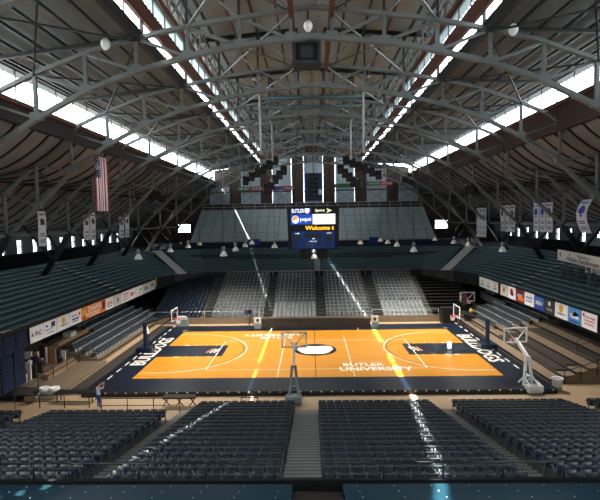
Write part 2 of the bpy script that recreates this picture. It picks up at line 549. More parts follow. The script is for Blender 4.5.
# ================================================================== ROOF STEEL
BOT = [(0,22.75),(4.7,22.25),(6.6,21.9),(10.2,21.05),(13.1,20.05),(16.4,18.4),(19.0,16.8),(20.6,15.2),(25.1,11.05),(28.0,6.55)]
TOP = [(0,24.4),(6.5,23.6),(10.2,22.9),(12.9,22.25),(16.0,21.15),(18.6,20.05),(19.5,19.4),(22.5,16.8),(25.5,14.3),(27.6,11.6)]
def ev(P, x):
    for (a, za), (b, zb) in zip(P[:-1], P[1:]):
        if a <= x <= b: return za + (zb - za) * (x - a) / (b - a)
    return P[-1][1]
NX = [1.2, 4.2, 7.25, 10.3, 13.35, 16.4, 19.45, 22.4, 25.1]
an = ['nearest', 'second nearest', 'third', 'fourth', 'fifth', 'sixth', 'seventh', 'farthest']
for k, y in enumerate(AY):
    a = thing('steel_arch', '%s of the grey riveted steel roof arches spanning the hall' % an[k], 'roof arch', (0, y, 6.55), 'steel roof arches')
    a['label'] = ['grey steel roof arch nearest the viewer, its chord crossing the top left corner',
        'grey steel roof arch just in front of the black box under the ridge',
        'grey steel roof arch just beyond the black box under the ridge',
        'grey steel roof arch just before the teal crosspipes below the ridge',
        'grey steel roof arch just beyond the teal crosspipes, fifth from viewer',
        'grey steel roof arch before the dark floodlight banks, sixth from viewer',
        'grey steel roof arch just beyond the floodlight banks, seventh from viewer',
        'last grey steel roof arch, close before the brick end wall'][k]
    lo = MB(); up = MB()
    for s in (-1, 1):
        lo.path([V((s*x, y, z)) for x, z in BOT[:9]], 0.34, 0.26)
        up.path([V((s*x, y, z)) for x, z in TOP], 0.3, 0.22)
    obj('lower_chord', lo, 'steel', a); obj('upper_chord', up, 'steel', a)
    for s in (-1, 1):
        obj('leg', MB().bar((s*24.9, y, 11.3), (s*27.95, y, 6.7), 0.4, 0.5), 'black_steel', a)
        obj('knee_brace', MB().bar((s*30.3, y, 12.6), (s*27.0, y, 8.6), 0.22, 0.24), 'black_steel', a)
        obj('knee_brace', MB().bar((s*27.6, y, 11.7), (s*26.2, y, 9.2), 0.2, 0.22), 'black_steel', a)
        for i, x in enumerate(NX):
            obj('post', MB().bar((s*x, y, ev(BOT, x)), (s*x, y, ev(TOP, x)), 0.2, 0.2), 'steel', a)
            gp = MB(); z = ev(BOT, x)
            gp.box(s*x-0.32, s*x+0.32, y-0.19, y+0.19, z-0.1, z+0.34)
            obj('gusset', gp, 'steel', a)
            if i + 1 < len(NX):
                x2 = NX[i+1]
                obj('diagonal', MB().bar((s*x, y, ev(BOT, x)), (s*x2, y, ev(TOP, x2)), 0.15, 0.15), 'steel', a)
        # props carrying the monitor roof
        for x in (1.2, 4.2, 7.25, 9.9):
            obj('roof_prop', MB().bar((s*x, y, ev(TOP, x)), (s*x, y, 27.2 - 0.08*x), 0.14, 0.14), 'steel_dark', a)
        obj('roof_prop', MB().bar((s*4.2, y, ev(TOP, 4.2)), (s*7.25, y, 26.6), 0.12, 0.12), 'steel', a)
        obj('roof_prop', MB().bar((s*7.25, y, ev(TOP, 7.25)), (s*4.2, y, 26.85), 0.12, 0.12), 'steel', a)
        obj('roof_prop', MB().bar((s*1.2, y, 24.2), (s*4.2, y, 26.85), 0.12, 0.12), 'steel', a)
        obj('rafter', MB().bar((s*1.0, y, 26.95), (s*10.0, y, 26.25), 0.2, 0.3), 'steel_dark', a)
        obj('rafter', MB().bar((s*10.3, y, 22.9), (s*18.9, y, OT(s) - 0.22), 0.2, 0.2), 'steel_dark', a)

# longitudinal purlins
def mz(s, x): return 23.2 + (OT(s) + 0.1 - 23.2) * (x - 10.12) / 10.23
def purlin(x, z, w, h, mname, label, y0=-45, y1=YF-0.1, name='roof_purlin', cat='roof beam'):
    return tag(obj(name, MB().box(x-w/2, x+w/2, y0, y1, z-h/2, z+h/2), mname), label, cat, 'long roof purlins')
for s, nm in ((-1,'left'),(1,'right')):
    for i, x in enumerate((2.4, 4.1, 5.8, 7.5, 9.0)):
        purlin(s*x, 26.98 - 0.08*x, 0.14, 0.22, 'steel_dark' if i % 2 else 'rust_steel',
               'thin roof purlin under the high centre roof, %s %s of the ridge' % (nth(i), nm))
    for i, x in enumerate((11.7, 13.1, 14.5, 15.9, 17.3, 18.5)):
        purlin(s*x, mz(s, x) - 0.2, 0.12, 0.18, 'steel_dark',
               'dark purlin under the %s middle roof, %s outward from the inner skylight' % (nm, nth(i)))
    purlin(s*1.15, 24.0, 0.28, 0.5, 'rust_steel', 'rust brown ridge beam on the %s side of the black hanging box' % nm, name='ridge_beam')
    purlin(s*0.45, 24.6, 0.08, 0.08, 'pale_frame', 'pale catwalk pipe running along the ridge, %s of the two' % nm, name='ridge_pipe', cat='pipe')
    # lattice girder beside the inner skylight
    g = thing('lattice_girder', 'light lattice girder running lengthwise below the %s inner skylight' % nm, 'lattice girder', (s*8.2, 5, 24.0))
    obj('chord', MB().box(s*8.2-0.09, s*8.2+0.09, -45, YF-0.3, 24.0, 24.18), 'rust_steel', g)
    obj('chord', MB().box(s*8.2-0.09, s*8.2+0.09, -45, YF-0.3, 26.1, 26.25), 'steel_dark', g)
    lb = MB(); y = -44.5; n = 0
    while y < YF - 3:
        lb.bar((s*8.2, y, 24.1), (s*8.2, y+2.45, 26.15), 0.08, 0.08); lb.bar((s*8.2, y+2.45, 24.1), (s*8.2, y, 26.15), 0.08, 0.08)
        lb.bar((s*8.2, y, 24.1), (s*8.2, y, 26.15), 0.08, 0.08); y += 2.45
    obj('lacing', lb, 'steel', g)
    # side longitudinal tie at posts
    for i, (x, z) in enumerate(((25.1, 11.2),)):
        purlin(s*x, z, 0.12, 0.16, 'steel', 'slim lengthwise tie joining the arch knees above the %s stand' % nm, -34, YF-0.2, 'arch_tie')
    # sway braces between neighbouring arches
    for k in range(len(AY) - 1):
        y0, y1 = AY[k] + 0.1, AY[k+1] - 0.1
        b = thing('sway_brace', 'crossed steel rods on the %s side between the %s and %s arches' % (nm, an[k], an[k+1] if k+1 < 7 else 'last'), 'brace', (s*22, (y0+y1)/2, 11))
        for xa, xb in ((19.45, 22.4), (22.4, 25.1)):
            obj('rod', MB().bar((s*xa, y0, ev(TOP, xa)-0.2), (s*xb, y1, ev(TOP, xb)-0.2), 0.1, 0.1), 'steel_dark', b)
            obj('rod', MB().bar((s*xa, y1, ev(TOP, xa)-0.2), (s*xb, y0, ev(TOP, xb)-0.2), 0.1, 0.1), 'steel_dark', b)
        obj('rod', MB().bar((s*10.3, y0, 22.7), (s*16.4, y1, 20.9), 0.1, 0.1), 'steel_dark', b)
        obj('rod', MB().bar((s*10.3, y1, 22.7), (s*16.4, y0, 20.9), 0.1, 0.1), 'steel_dark', b)
        obj('rod', MB().bar((s*1.2, y0, 24.1), (s*7.25, y1, 23.4), 0.1, 0.1), 'steel', b)
        obj('rod', MB().bar((s*1.2, y1, 24.1), (s*7.25, y0, 23.4), 0.1, 0.1), 'steel', b)

# black box under the ridge, globes
t = thing('hanging_speaker', 'square black speaker box hanging under the roof ridge near the viewer', 'speaker', (-0.3, -12, 22.0))
mb = MB(); mb.box(-1.2, 0.6, -12.6, -11.2, 22.0, 23.5); obj('housing', mb, 'black', t)
mb = MB()
for a, b, c, d in ((-1.2,0.6,23.3,23.5),(-1.2,0.6,22.0,22.2),(-1.2,-1.0,22.2,23.3),(0.4,0.6,22.2,23.3)): mb.box(a,b,-12.72,-12.6,c,d)
obj('front_frame', mb, 'charcoal', t)
obj('grille', MB().box(-0.7, 0.1, -12.66, -12.6, 22.4, 23.1), 'charcoal', t)
obj('hanger', MB().bar((-1.0,-12,23.5),(-1.15,-12,24.3),0.06,0.06).bar((0.4,-12,23.5),(1.05,-12,24.3),0.06,0.06).box(-0.95,0.35,-12.1,-11.9,23.5,23.65), 'steel', t)
for (x, y, z, zt), lab in zip([(-0.19,-15.0,23.3,24.5),(-11.7,-16.0,22.2,23.0),(11.2,-16.0,22.4,23.0)],
        ['white globe lamp hanging at the ridge above the black speaker box','white globe lamp under the left middle roof near the viewer','white globe lamp under the right middle roof near the viewer']):
    t = thing('globe_lamp', lab, 'lamp', (x, y, z))
    obj('globe', MB().lathe([(0.0,-0.28),(0.1,-0.25),(0.22,-0.1),(0.27,0.05),(0.25,0.2),(0.14,0.34),(0.06,0.4),(0,0.42)], (x,y,z), 14), 'lamp_white', t)
    obj('stem', MB().tube((x,y,z+0.4),(x,y,zt),0.04), 'steel_dark', t)

# hoist frames for the practice backstops
for y, x, z0, z1, nm in ((-2, 4.45, 17.8, 24.3, 'near'), (12, 4.55, 19.0, 23.8, 'far')):
    t = thing('hoist_frame', '%s hoist frame of pale pipes hanging below the ridge' % nm + (' with teal crosspipes' if nm == 'near' else ' beyond the teal crosspipes'), 'hoist frame', (0, y, z0))
    for s in (-1, 1):
        p = [V((s*x, y, z0)), V((s*x, y, z1 - 0.6)), V((s*(x+0.15), y, z1-0.2)), V((s*(x+0.6), y, z1))]
        obj('drop_pipe', MB().tpath(p, 0.09, 8), 'pale_frame', t)
    if nm == 'near':
        for z in (22.6, 21.8):
            obj('cross_pipe', MB().tube((-x+0.1, y, z), (x-0.1, y, z), 0.16, 10), 'teal_pipe', t)

# floodlight banks
def bank(p, q, n, label, tgt=(0,0,0)):
    p = V(p); q = V(q); t = thing('floodlight_bank', label, 'floodlights', p, 'dark floodlight banks')
    obj('rail', MB().bar(p + V((0,0,0.5)), q + V((0,0,0.5)), 0.12, 0.12), 'steel', t)
    for i in range(n):
        c = p.lerp(q, i/(n-1)); d = (V(tgt) - c).normalized()
        hb = MB().bar(c - d*0.45, c + d*0.45, 0.95, 1.1)
        h = obj('lamp_housing', hb, 'black', t)
        obj('lens', MB().bar(c + d*0.45, c + d*0.47, 0.6, 0.7), 'charcoal', h)
bank((-10.3,30,18.3),(-5.6,30,21.3),6,'left outer row of black floodlights before the end wall')
bank((-6.8,28,16.9),(-4.2,28,19.6),5,'left inner row of black floodlights beside the middle window')
bank((5.4,30,21.2),(10.4,30,18.8),6,'right outer row of black floodlights before the end wall')
bank((4.4,28,19.6),(7.0,28,17.2),5,'right inner row of black floodlights beside the middle window')
t = thing('line_array', 'tall black speaker column hanging in front of the middle end window', 'speaker', (0.4, 44, 16.2))
for i in range(6): obj('cabinet', MB().box(-0.5, 1.3, 43.7, 44.5, 16.2+0.75*i, 16.88+0.75*i), 'black', t)
obj('cable', MB().tube((0.4,44.1,20.6),(0.4,44.1,24),0.04), 'steel_dark', t)
mb = MB().box(-1.2, 2.1, YF-0.25, YF-0.2, 15.9, 21.3)
o = tag(obj('wall_sign', mb, 'navy_blue'), 'blue printed panel covering the middle end window behind the speaker column', 'sign')
tm = MB(); text(tm, 'B', (1.75, YF-0.26, 17.6), X3, Z3, 0.8, 1.0); obj('lettering', tm, 'white', o)
for x0, x1, z, m, w, lab in ((-14.4,-11.8,18.35,'green','UNIVERSITY','green lettered sign strip left under the second end window'),
        (-11.8,-9.4,18.35,'sign_red','BUTLER','red lettered sign strip just right of the left green one'),
        (-7.7,-5.4,18.35,'purple','','purple sign strip under the third end window'),
        (-5.4,-3.2,18.35,'sign_red','COLLEGE','dark red lettered sign strip under the third end window'),
        (4.6,7.2,18.6,'green','','long green sign strip under the fifth end window'),
        (7.2,9.0,18.6,'brown_front','','brown sign strip between two green ones right of middle'),
        (10.8,13.4,18.9,'green','STATE','green lettered sign strip under the sixth end window'),
        (13.4,16.0,18.9,'red','DETROIT','bright red lettered sign strip right under the sixth end window')):
    o = tag(obj('sign_strip', MB().box(x0, x1-0.05, 48.6, 48.7, z-0.4, z+0.4), m), lab, 'sign', 'conference sign strips')
    if w:
        tm = MB(); text(tm, w, ((x0+x1)/2, 48.58, z), X3, Z3, (x1-x0)*0.8, 0.4); obj('lettering', tm, 'off_white', o)
for s, nm in ((-1,'left'),(1,'right')):
    x0, x1 = (-16.2, -3.0) if s < 0 else (4.0, 16.4)
    t = obj('sign_rail', MB().box(x0, x1, 48.75, 48.85, 17.8, 17.9), 'steel_dark')
    for i in range(3):
        pass
    tag(t, 'dark rail carrying the sign strips across the %s end windows' % nm, 'rail')
for x, nm in ((-15.6,'left'),(15.9,'right')):
    tag(obj('wall_post', MB().box(x-0.15, x+0.15, 48.4, 48.7, 14.3, roofz(x)-0.3), 'steel_dark'), 'dark steel post before the end wall at the %s sign strip end' % nm, 'post')
for s, nm in ((-1,'left'),(1,'right')):
    c = V((s*22.6, 24.1, 16.0)); d = (V((0,0,0)) - c).normalized()
    t = thing('side_speaker', 'black speaker box hung on the %s arches above the side stand' % nm, 'speaker', c)
    obj('cabinet', MB().bar(c - d*0.5, c + d*0.5, 1.3, 1.0), 'black', t)
    obj('bracket', MB().bar(c + V((0,0,0.4)), c + V((0,0,1.2)), 0.1, 0.1), 'steel_dark', t)

# ================================================================== END BANK
b0 = (38.0, 8.55); b1 = (47.2, 14.25)
mb = MB()
pts = [V((-21.3, b0[0], b0[1])), V((-21.3, b1[0], b1[1])), V((-21.3, b1[0], 7.3)), V((-21.3, b0[0], 7.3))]
mb.extrude(pts, (42.6, 0, 0))
bk = tag(obj('covered_bank', mb, 'bank_tarp'), 'grey covered seating bank sloping up to the brick end wall', 'seating bank')
rb = MB()
for i in range(5):
    f = i/4; y = b0[0] + (b1[0]-b0[0])*f; z = b0[1] + (b1[1]-b0[1])*f
    rb.box(-21.2, 21.2, y-0.04, y+0.04, z, z+0.04)
obj('seam', rb, 'grey_panel', bk)
for i in range(21):
    x = -20 + 2.0*i
    obj('seam', MB().bar((x, b0[0], b0[1]+0.03), (x, b1[0], b1[1]+0.03), 0.05, 0.04), 'charcoal', bk)
for y, z, lab in ((b0[0]-0.6, 7.3, 'low dark railing along the foot of the grey covered bank'), (b1[0]+0.2, 14.25, 'thin pale railing along the top of the grey covered bank')):
    t = thing('railing', lab, 'railing', (0, y, z))
    mm = 'steel_dark' if z < 10 else 'pale_frame'
    for i in range(22):
        x = -21 + 2*i; obj('post', MB().box(x-0.04, x+0.04, y-0.04, y+0.04, z, z+1.1), mm, t)
    for h in (0.55, 1.1): obj('rail', MB().box(-21, 21, y-0.035, y+0.035, z+h-0.04, z+h+0.04), mm, t)
struct('trim_6', MB().box(-28, 28, 36.6, 36.8, 7.3, 8.5), 'navy')
for x, nm in ((-10.0,'left'),(10.6,'right')):
    tag(obj('blue_sign', MB().box(x-1.0, x+1.0, 36.4, 36.5, 7.9, 9.0), 'royal'), 'small blue sign on the %s foot of the grey covered bank' % nm, 'sign')
# parapets of the side stands
for s, nm in ((-1,'left'),(1,'right')):
    x0, x1 = sorted((s*30.7, s*30.9))
    struct('trim_7', MB().box(x0, x1, -29, 31, 7.62, 9.05), 'parapet_black')

# ================================================================== TIER BENCHES
YA = lambda d: 6.4 + 0.32*d
YB = lambda d: 7.6 + 0.32*d
SECT = [('left stand nearest the viewer', (0,'y',-22), (0,'y',-12.3)),
        ('left stand before its long stepped aisle', (0,'y',-11.1), (0,'y',YA)),
        ('left stand beyond its long stepped aisle', (0,'y',YB), (2,'t',0.12)),
        ('far left stand between corner aisle and centre aisle', (2,'t',0.42), (4,'x',0.1)),
        ('far right stand between centre aisle and corner aisle', (4,'x',1.2), (6,'t',0.58)),
        ('right stand beyond its long stepped aisle', (6,'t',0.88), (8,'y',YB)),
        ('right stand before its long stepped aisle', (8,'y',YA), (8,'y',-22))]
for sn, a, b in SECT:
    for i in range(NR):
        d = RUN*i; z = TZ + RISE*i
        mb = MB()
        sweep(mb, d+0.14, d+0.6, z+0.2, z+0.25, 0, a, b)
        o = obj('bleacher_bench', mb, 'teal_bench')
        o['label'] = 'teal bench, %s row up, %s' % (nth(i), sn)
        o['category'] = 'bench'; o['group'] = 'teal benches of the upper stands'
        bb = MB(); sweep(bb, d+0.15, d+0.18, z+0.04, z+0.2, 0, a, b); obj('front_board', bb, 'teal_bench', o)
        sb = MB(); sweep(sb, d+0.4, d+0.46, z, z+0.2, 0, a, b); obj('support', sb, 'tier_floor', o)
# aisle stairs
def stairs(label, ctr, wid, m, nose):
    """ctr(d)->(point, unit tangent) at offset d"""
    t = None
    p0, _ = ctr(0.4)
    t = thing('aisle_stairs', label, 'stairs', (p0.x, p0.y, TZ))
    sb = MB(); nb = MB()
    for i in range(NR):
        for h in (0, 1):
            d = RUN*i + h*RUN/2 + 0.02; z = TZ + RISE*i + h*RISE/2
            p, tg = ctr(d + RUN/4); n = V((-tg.y, tg.x, 0))
            lo = p - n*RUN/4 ; hi = p + n*RUN/4
            q = [lo - tg*wid/2, lo + tg*wid/2, hi + tg*wid/2, hi - tg*wid/2]
            sb.extrude([V((k.x,k.y,z-0.1)) for k in q], (0,0,0.3))
            e = n*0.28
            q = [lo - tg*wid/2, lo + tg*wid/2, lo + tg*wid/2 + e, lo - tg*wid/2 + e]
            if h == 0 or nose == 'white_paint' : nb.extrude([V((k.x,k.y,z+0.17)) for k in q], (0,0,0.06))
    obj('steps', sb, m, t); obj('nosing', nb, nose, t)
stairs('long aisle of white edged steps climbing the left stand', lambda d: (V((-21.2-d, 7.0+0.32*d, 0)), Y3), 1.0, 'teal_wall', 'white')
stairs('long aisle of white edged steps climbing the right stand', lambda d: (V((21.2+d, 7.0+0.32*d, 0)), -Y3), 1.0, 'teal_wall', 'white')
stairs('short white edged steps at the left edge of the picture', lambda d: (V((-21.2-d, -11.7, 0)), Y3), 1.0, 'teal_wall', 'off_white')
stairs('plain steps up the far stand straight behind the scoreboard', lambda d: (V((0.65, 25.0+d, 0)), X3), 0.9, 'concrete_grey', 'concrete_grey')
def corner(sg, f):
    def c(d):
        P = offs(d); p = P[sg].lerp(P[sg+1], f); tg = (P[sg+1]-P[sg]).normalized(); return p, tg
    return c
stairs('pale grey stair strip climbing the far left corner of the stand', corner(2, 0.27), 1.3, 'off_white', 'off_white')
stairs('pale grey stair strip climbing the far right corner of the stand', corner(6, 0.73), 1.3, 'off_white', 'off_white')
# near benches below the camera
for sd, x0, x1 in (('left', -20.5, -0.85), ('right', 0.6, 20.5)):
    for i in range(3):
        y = -29.8 - RUN*i; z = NTZ + 0.3*i
        mb = MB().box(x0, x1, y-0.70, y-0.22, z+0.3, z+0.36)
        n = 0; x = x0 + 0.4
        while x < x1:
            for yy in (y-0.3, y-0.54):
                mb.tube((x, yy, z+0.36), (x, yy, z+0.372), 0.014, 6, 1)
            x += 1.05
        o = tag(obj('near_bench', mb, ['teal_bench_dark', 'white']), 'blue green bench plank with white bolts, %s row, %s of the bottom aisle' % (nth(i), sd), 'bench', 'bolted benches below the viewer')
        obj('edge_board', MB().box(x0, x1, y-0.21, y-0.18, z+0.24, z+0.355), 'teal_bench_dark', o)
        obj('support', MB().box(x0, x1, y-0.5, y-0.44, z, z+0.3), 'tier_floor', o)
t = thing('aisle_steps', 'dark aisle with yellow step edge at the bottom edge of picture', 'stairs', (-0.1, -30.5, NTZ))
for i in range(3):
    y = -29.8 - RUN*i; z = NTZ + 0.3*i
    obj('step', MB().box(-0.8, 0.55, y-RUN/2, y-0.02, z, z+0.03), 'mat_dark', t)
    if i == 0: obj('yellow_nosing', MB().box(-0.8, 0.55, y-0.42, y-0.36, z+0.03, z+0.05), 'yellow', t)

# ================================================================== COURT
court = thing('basketball_court', 'raised orange hardwood basketball court with navy borders', 'court', (0, 0, FZ))
obj('deck', MB().box(-16.9, 16.9, -10.5, 10.4, FZ + 0.004, -0.006), 'black', court)
obj('navy_border', MB().box(-16.8, 16.8, -10.35, 10.25, -0.006, 0.0), 'navy_paint', court)
obj('playing_surface', MB().box(-14.33, 14.33, -7.62, 7.62, 0.0, 0.004), 'wood', court)
for s in (-1, 1):
    x0, x1 = sorted((s*14.33, s*8.4))
    k = obj('painted_lane', MB().box(x0, x1, -1.83, 1.83, 0.004, 0.007), 'navy_paint', court)
    lm = MB(); xc = s*9.6
    for i, dx in enumerate((-0.55, -0.2, 0.15)):
        lm.poly([(xc+dx, -0.65, 0.009), (xc+dx+0.16, -0.65, 0.009), (xc+dx+0.5, 0.65, 0.009), (xc+dx+0.34, 0.65, 0.009)] if s < 0 else
                [(xc+dx, -0.65, 0.009), (xc+dx+0.16, -0.65, 0.009), (xc+dx-0.18, 0.65, 0.009), (xc+dx-0.34, 0.65, 0.009)], 1 if (i == 0) == (s < 0) and i != 1 else 0)
    obj('lane_emblem', lm, ['white_paint', 'orange'], k)
L = MB(); z0, z1 = 0.004, 0.009
def line(xa, ya, xb, yb, w=0.07, zz=0.0):
    d = V((xb-xa, yb-ya, 0)).normalized(); n = V((-d.y, d.x, 0))*w/2
    L.poly([(xa-n.x, ya-n.y, z1+zz), (xb-n.x, yb-n.y, z1+zz), (xb+n.x, yb+n.y, z1+zz), (xa+n.x, ya+n.y, z1+zz)])
def arc(cx, cy, r, a0, a1, w=0.08, n=40, zz=0.001):
    for i in range(n):
        t0 = a0 + (a1-a0)*i/n; t1 = a0 + (a1-a0)*(i+1)/n
        L.poly([(cx+(r-w/2)*math.cos(t0), cy+(r-w/2)*math.sin(t0), z1+zz), (cx+(r+w/2)*math.cos(t0), cy+(r+w/2)*math.sin(t0), z1+zz),
                (cx+(r+w/2)*math.cos(t1), cy+(r+w/2)*math.sin(t1), z1+zz), (cx+(r-w/2)*math.cos(t1), cy+(r-w/2)*math.sin(t1), z1+zz)])
for s in (-1, 1):
    L = MB(); cx = s*12.75
    arc(cx, 0, 6.3, PI/2, -PI/2 if s < 0 else 1.5*PI, 0.09)
    for y in (-6.3, 6.3): line(s*14.33, y, cx, y, 0.09)
    for y in (-1.95, 1.95):
        for x in (9.6, 10.6, 11.6, 12.5): line(s*x, y-0.1, s*x, y+0.1, 0.12 if x < 12 else 0.5)
    obj('end_line', L, 'white_paint', court)
    L = MB(); line(s*14.6, 7.9, s*14.2, 8.6, 0.1); obj('corner_tick', L, 'white_paint', court)
    L = MB(); line(s*4.8, 7.7, s*4.8, 8.9, 0.1); obj('bench_tick', L, 'white_paint', court)
    y = -9.5; L = MB()
    while y < 9.8:
        line(s*16.2, y, s*16.2, y+0.95, 0.12); y += 1.75
    obj('dashed_line', L, 'white_paint', court)
L = MB()
for s in (-1, 1):
    line(s*3, -5.66, s*3, 3.34, 0.06); line(s*3, 3.4, s*3, 5.4, 0.05); line(s*3, -5.7, s*3, -7.6, 0.05)
    line(s*9, -5.66, s*9, 3.34, 0.07)
for y in (-5.66, 3.34): line(-9, y, 9, y, 0.06)
obj('inner_court_line', L, 'white_paint', court)
L = MB(); line(0, -7.62, 0, 7.62, 0.06)
for s in (-1, 1):
    arc(s*8.4, 0, 1.83, PI/2 if s > 0 else -PI/2, 1.5*PI if s > 0 else PI/2, 0.05)
    arc(s*12.75, 0, 6.02, -PI/3 if s < 0 else 2*PI/3, PI/3 if s < 0 else 4*PI/3, 0.05)
obj('dark_lines', L, 'navy_paint', court)
lg = MB(); disc(lg, (0,0,0.012), X3, Y3, 2.0, 1.95, 0, 32)
cl = obj('centre_emblem', lg, 'navy_paint', court)
lg = MB()
lg.poly([(x*1.0, y, 0.016) for x, y in ((-1.25,-0.95),(-0.8,-1.4),(0.8,-1.4),(1.25,-0.95),(1.7,0.1),(1.5,1.1),(0.9,1.25),(0,1.1),(-0.9,1.25),(-1.5,1.1),(-1.7,0.1))])
obj('emblem_patch', lg, 'white_paint', cl)
for w_, c_, xd_, yd_, ww_, hh_ in (('BUTLER', (4.0, -4.6, 0.013), X3, Y3, 3.4, 0.85), ('UNIVERSITY', (4.9, -5.75, 0.013), X3, Y3, 5.9, 0.95),
        ('BUTLER', (-4.0, 4.6, 0.013), -X3, -Y3, 3.4, 0.85), ('UNIVERSITY', (-4.6, 5.75, 0.013), -X3, -Y3, 5.9, 0.95),
        ('BULLDOGS', (-15.25, 0.4, 0.005), Y3, -X3, 9.2, 1.3), ('BULLDOGS', (15.25, 0.4, 0.005), -Y3, X3, 9.2, 1.3)):
    tm = MB(); text(tm, w_, c_, xd_, yd_, ww_, hh_); obj('lettering', tm, 'white_paint', court)
eb = MB()
for i in range(46):
    x = -16.6 + 33.2*i/45
    eb.box(x-0.06, x+0.06, -10.53, -10.5, -0.1, -0.02)
obj('edge_lamp_strip', eb, 'off_white', court)

# ---- baskets at both ends
def basket(x, s, label, lab2):
    t = thing('basketball_hoop', label, 'basketball hoop', (s*15.9, 0, 0))
    obj('base', MB().box(*sorted((s*15.2, s*16.7)), -0.5, 0.5, 0.01, 0.45), 'navy', t)
    obj('padded_post', MB().box(*sorted((s*15.8, s*16.08)), -0.16, 0.16, 0.45, 2.7), 'navy_cloth', t)
    obj('arm', MB().bar((s*15.9, 0, 2.6), (s*13.3, 0, 3.5), 0.2, 0.2).bar((s*15.6, 0, 1.6), (s*13.4, 0, 3.1), 0.1, 0.1), 'charcoal', t)
    bd = MB(); xb = s*13.1
    for z in (2.95, 3.98): bd.box(xb-0.03, xb+0.03, -0.92, 0.92, z-0.05, z+0.05)
    for y in (-0.9, 0.9): bd.box(xb-0.03, xb+0.03, y-0.05, y+0.05, 2.95, 3.98)
    bo = obj('backboard_frame', bd, 'white', t)
    obj('glass', MB().box(xb-0.012, xb+0.012, -0.88, 0.88, 2.98, 3.95), 'board_glass', bo)
    obj('board_pad', MB().box(xb-0.06, xb+0.06, -0.95, 0.95, 2.84, 2.93), 'royal', bo)
    rm = MB(); cx = s*12.75; pts = [V((cx+0.23*math.cos(a*PI/8), 0.23*math.sin(a*PI/8), 3.05)) for a in range(17)]
    rm.tpath(pts, 0.03, 6); rm.box(*sorted((s*12.98, s*13.08)), -0.12, 0.12, 2.95, 3.1)
    obj('rim', rm, 'rim_orange', t)
    nb = MB()
    for a in range(12):
        a0 = a*PI/6
        for d in (PI/12, -PI/12):
            nb.bar((cx+0.23*math.cos(a0), 0.23*math.sin(a0), 3.03), (cx+0.13*math.cos(a0+d), 0.13*math.sin(a0+d), 2.6), 0.02, 0.02)
    obj('net', nb, 'white', t)
basket(0, -1, 'basketball hoop with orange rim at the left end of court', '')
basket(0, 1, 'basketball hoop with orange rim at the right end of court', '')

# ---- scorer's table
t = thing('scorers_table', 'long brown fronted scorer table behind the far sideline', 'table', (0.3, 9.0, 0))
obj('front_panel', MB().box(-5.9, 6.3, 8.75, 8.8, 0.01, 0.92), 'brown_front', t)
obj('table_top', MB().box(-5.95, 6.35, 8.72, 9.5, 0.92, 0.98), 'black', t)
for x in (-5.8, -2.0, 2.2, 6.2): obj('leg', MB().box(x-0.05, x+0.05, 9.3, 9.4, 0.01, 0.92), 'charcoal', t)
for x, nm in ((-6.35,'left'),(6.75,'right')):
    t = thing('possession_panel', 'white end panel standing at the %s end of scorer table' % nm, 'sign panel', (x, 8.8, 0))
    obj('lower_panel', MB().box(x-0.4, x+0.4, 8.7, 8.9, 0.005, 0.6), 'grey_panel', t)
    obj('upper_panel', MB().box(x-0.4, x+0.4, 8.7, 8.9, 0.6, 1.3), 'off_white', t)
    tm = MB(); disc(tm, (x, 8.69, 0.95), X3, Z3, 0.16, 0.2); obj('emblem', tm, 'charcoal', t)

# ================================================================== SCOREBOARD
t = thing('scoreboard', 'center hung scoreboard with lit screens above mid court', 'scoreboard', (0, 0, 9.45))
def hull(x0, x1, y0, y1, z0, z1, tp, mb):
    a = [V((x0+tp,y0+tp,z0)),V((x1-tp,y0+tp,z0)),V((x1-tp,y1-tp,z0)),V((x0+tp,y1-tp,z0)),V((x0,y0,z1)),V((x1,y0,z1)),V((x1,y1,z1)),V((x0,y1,z1))]
    b = len(mb.v); mb.v += [tuple(p) for p in a]
    for q in ((3,2,1,0),(4,5,6,7),(0,1,5,4),(1,2,6,5),(2,3,7,6),(3,0,4,7)): mb.face([b+i for i in q])
mb = MB(); hull(-2.3, 2.3, -2.0, 2.0, 9.5, 13.25, 0.1, mb); obj('cabinet', mb, 'black', t)
YS = -2.03
def panel(name, x0, x1, z0, z1, m): return obj(name, MB().box(x0, x1, YS, YS+0.1 + 0.05, z0, z1), m, t)
def letters(p, w, x, z, ww, hh, m, name='lettering'):
    tm = MB(); text(tm, w, (x, YS-0.012, z), X3, Z3, ww, hh); return obj(name, tm, m, p)
p = panel('name_panel', -1.95, -0.12, 12.65, 13.15, 'screen_navy'); letters(p, 'BUTLER', -1.32, 12.9, 1.1, 0.34, 'screen_text')
tm = MB(); tm.poly([V((-0.52+a, YS-0.012, 12.9+b)) for a, b in ((-0.2,0.2),(0.2,0.2),(0.22,-0.05),(0.1,-0.22),(-0.1,-0.22),(-0.22,-0.05))]); obj('crest', tm, 'screen_text', p)
p = panel('sponsor_panel', -0.08, 1.95, 12.65, 13.15, 'black'); letters(p, 'Sprint', 0.6, 12.9, 0.85, 0.3, 'screen_cream')
tm = MB(); tm.poly([V((1.15+a, YS-0.012, 12.9+b)) for a, b in ((0,0.2),(0.5,0.0),(0,-0.2),(0.15,0))]); obj('crest', tm, 'screen_cream', p)
p = panel('drink_panel', -1.95, -0.12, 11.72, 12.6, 'screen_blue'); letters(p, 'pepsi', -0.66, 12.12, 0.95, 0.42, 'screen_text')
tm = MB(); disc(tm, (-1.55, YS-0.008, 12.15), X3, Z3, 0.31, 0.34); disc(tm, (-1.55, YS-0.012, 12.15), X3, Z3, 0.27, 0.3, 1, 16, 0.5, 0.5+PI); obj('globe_mark', tm, ['screen_text', 'screen_orange'], p)
panel('video_screen', -0.05, 1.92, 11.72, 12.6, 'screen_white')
p = panel('message_strip', -1.95, 1.95, 11.16, 11.68, 'black'); letters(p, 'Welcome t', 0.55, 11.4, 2.5, 0.38, 'led_amber')
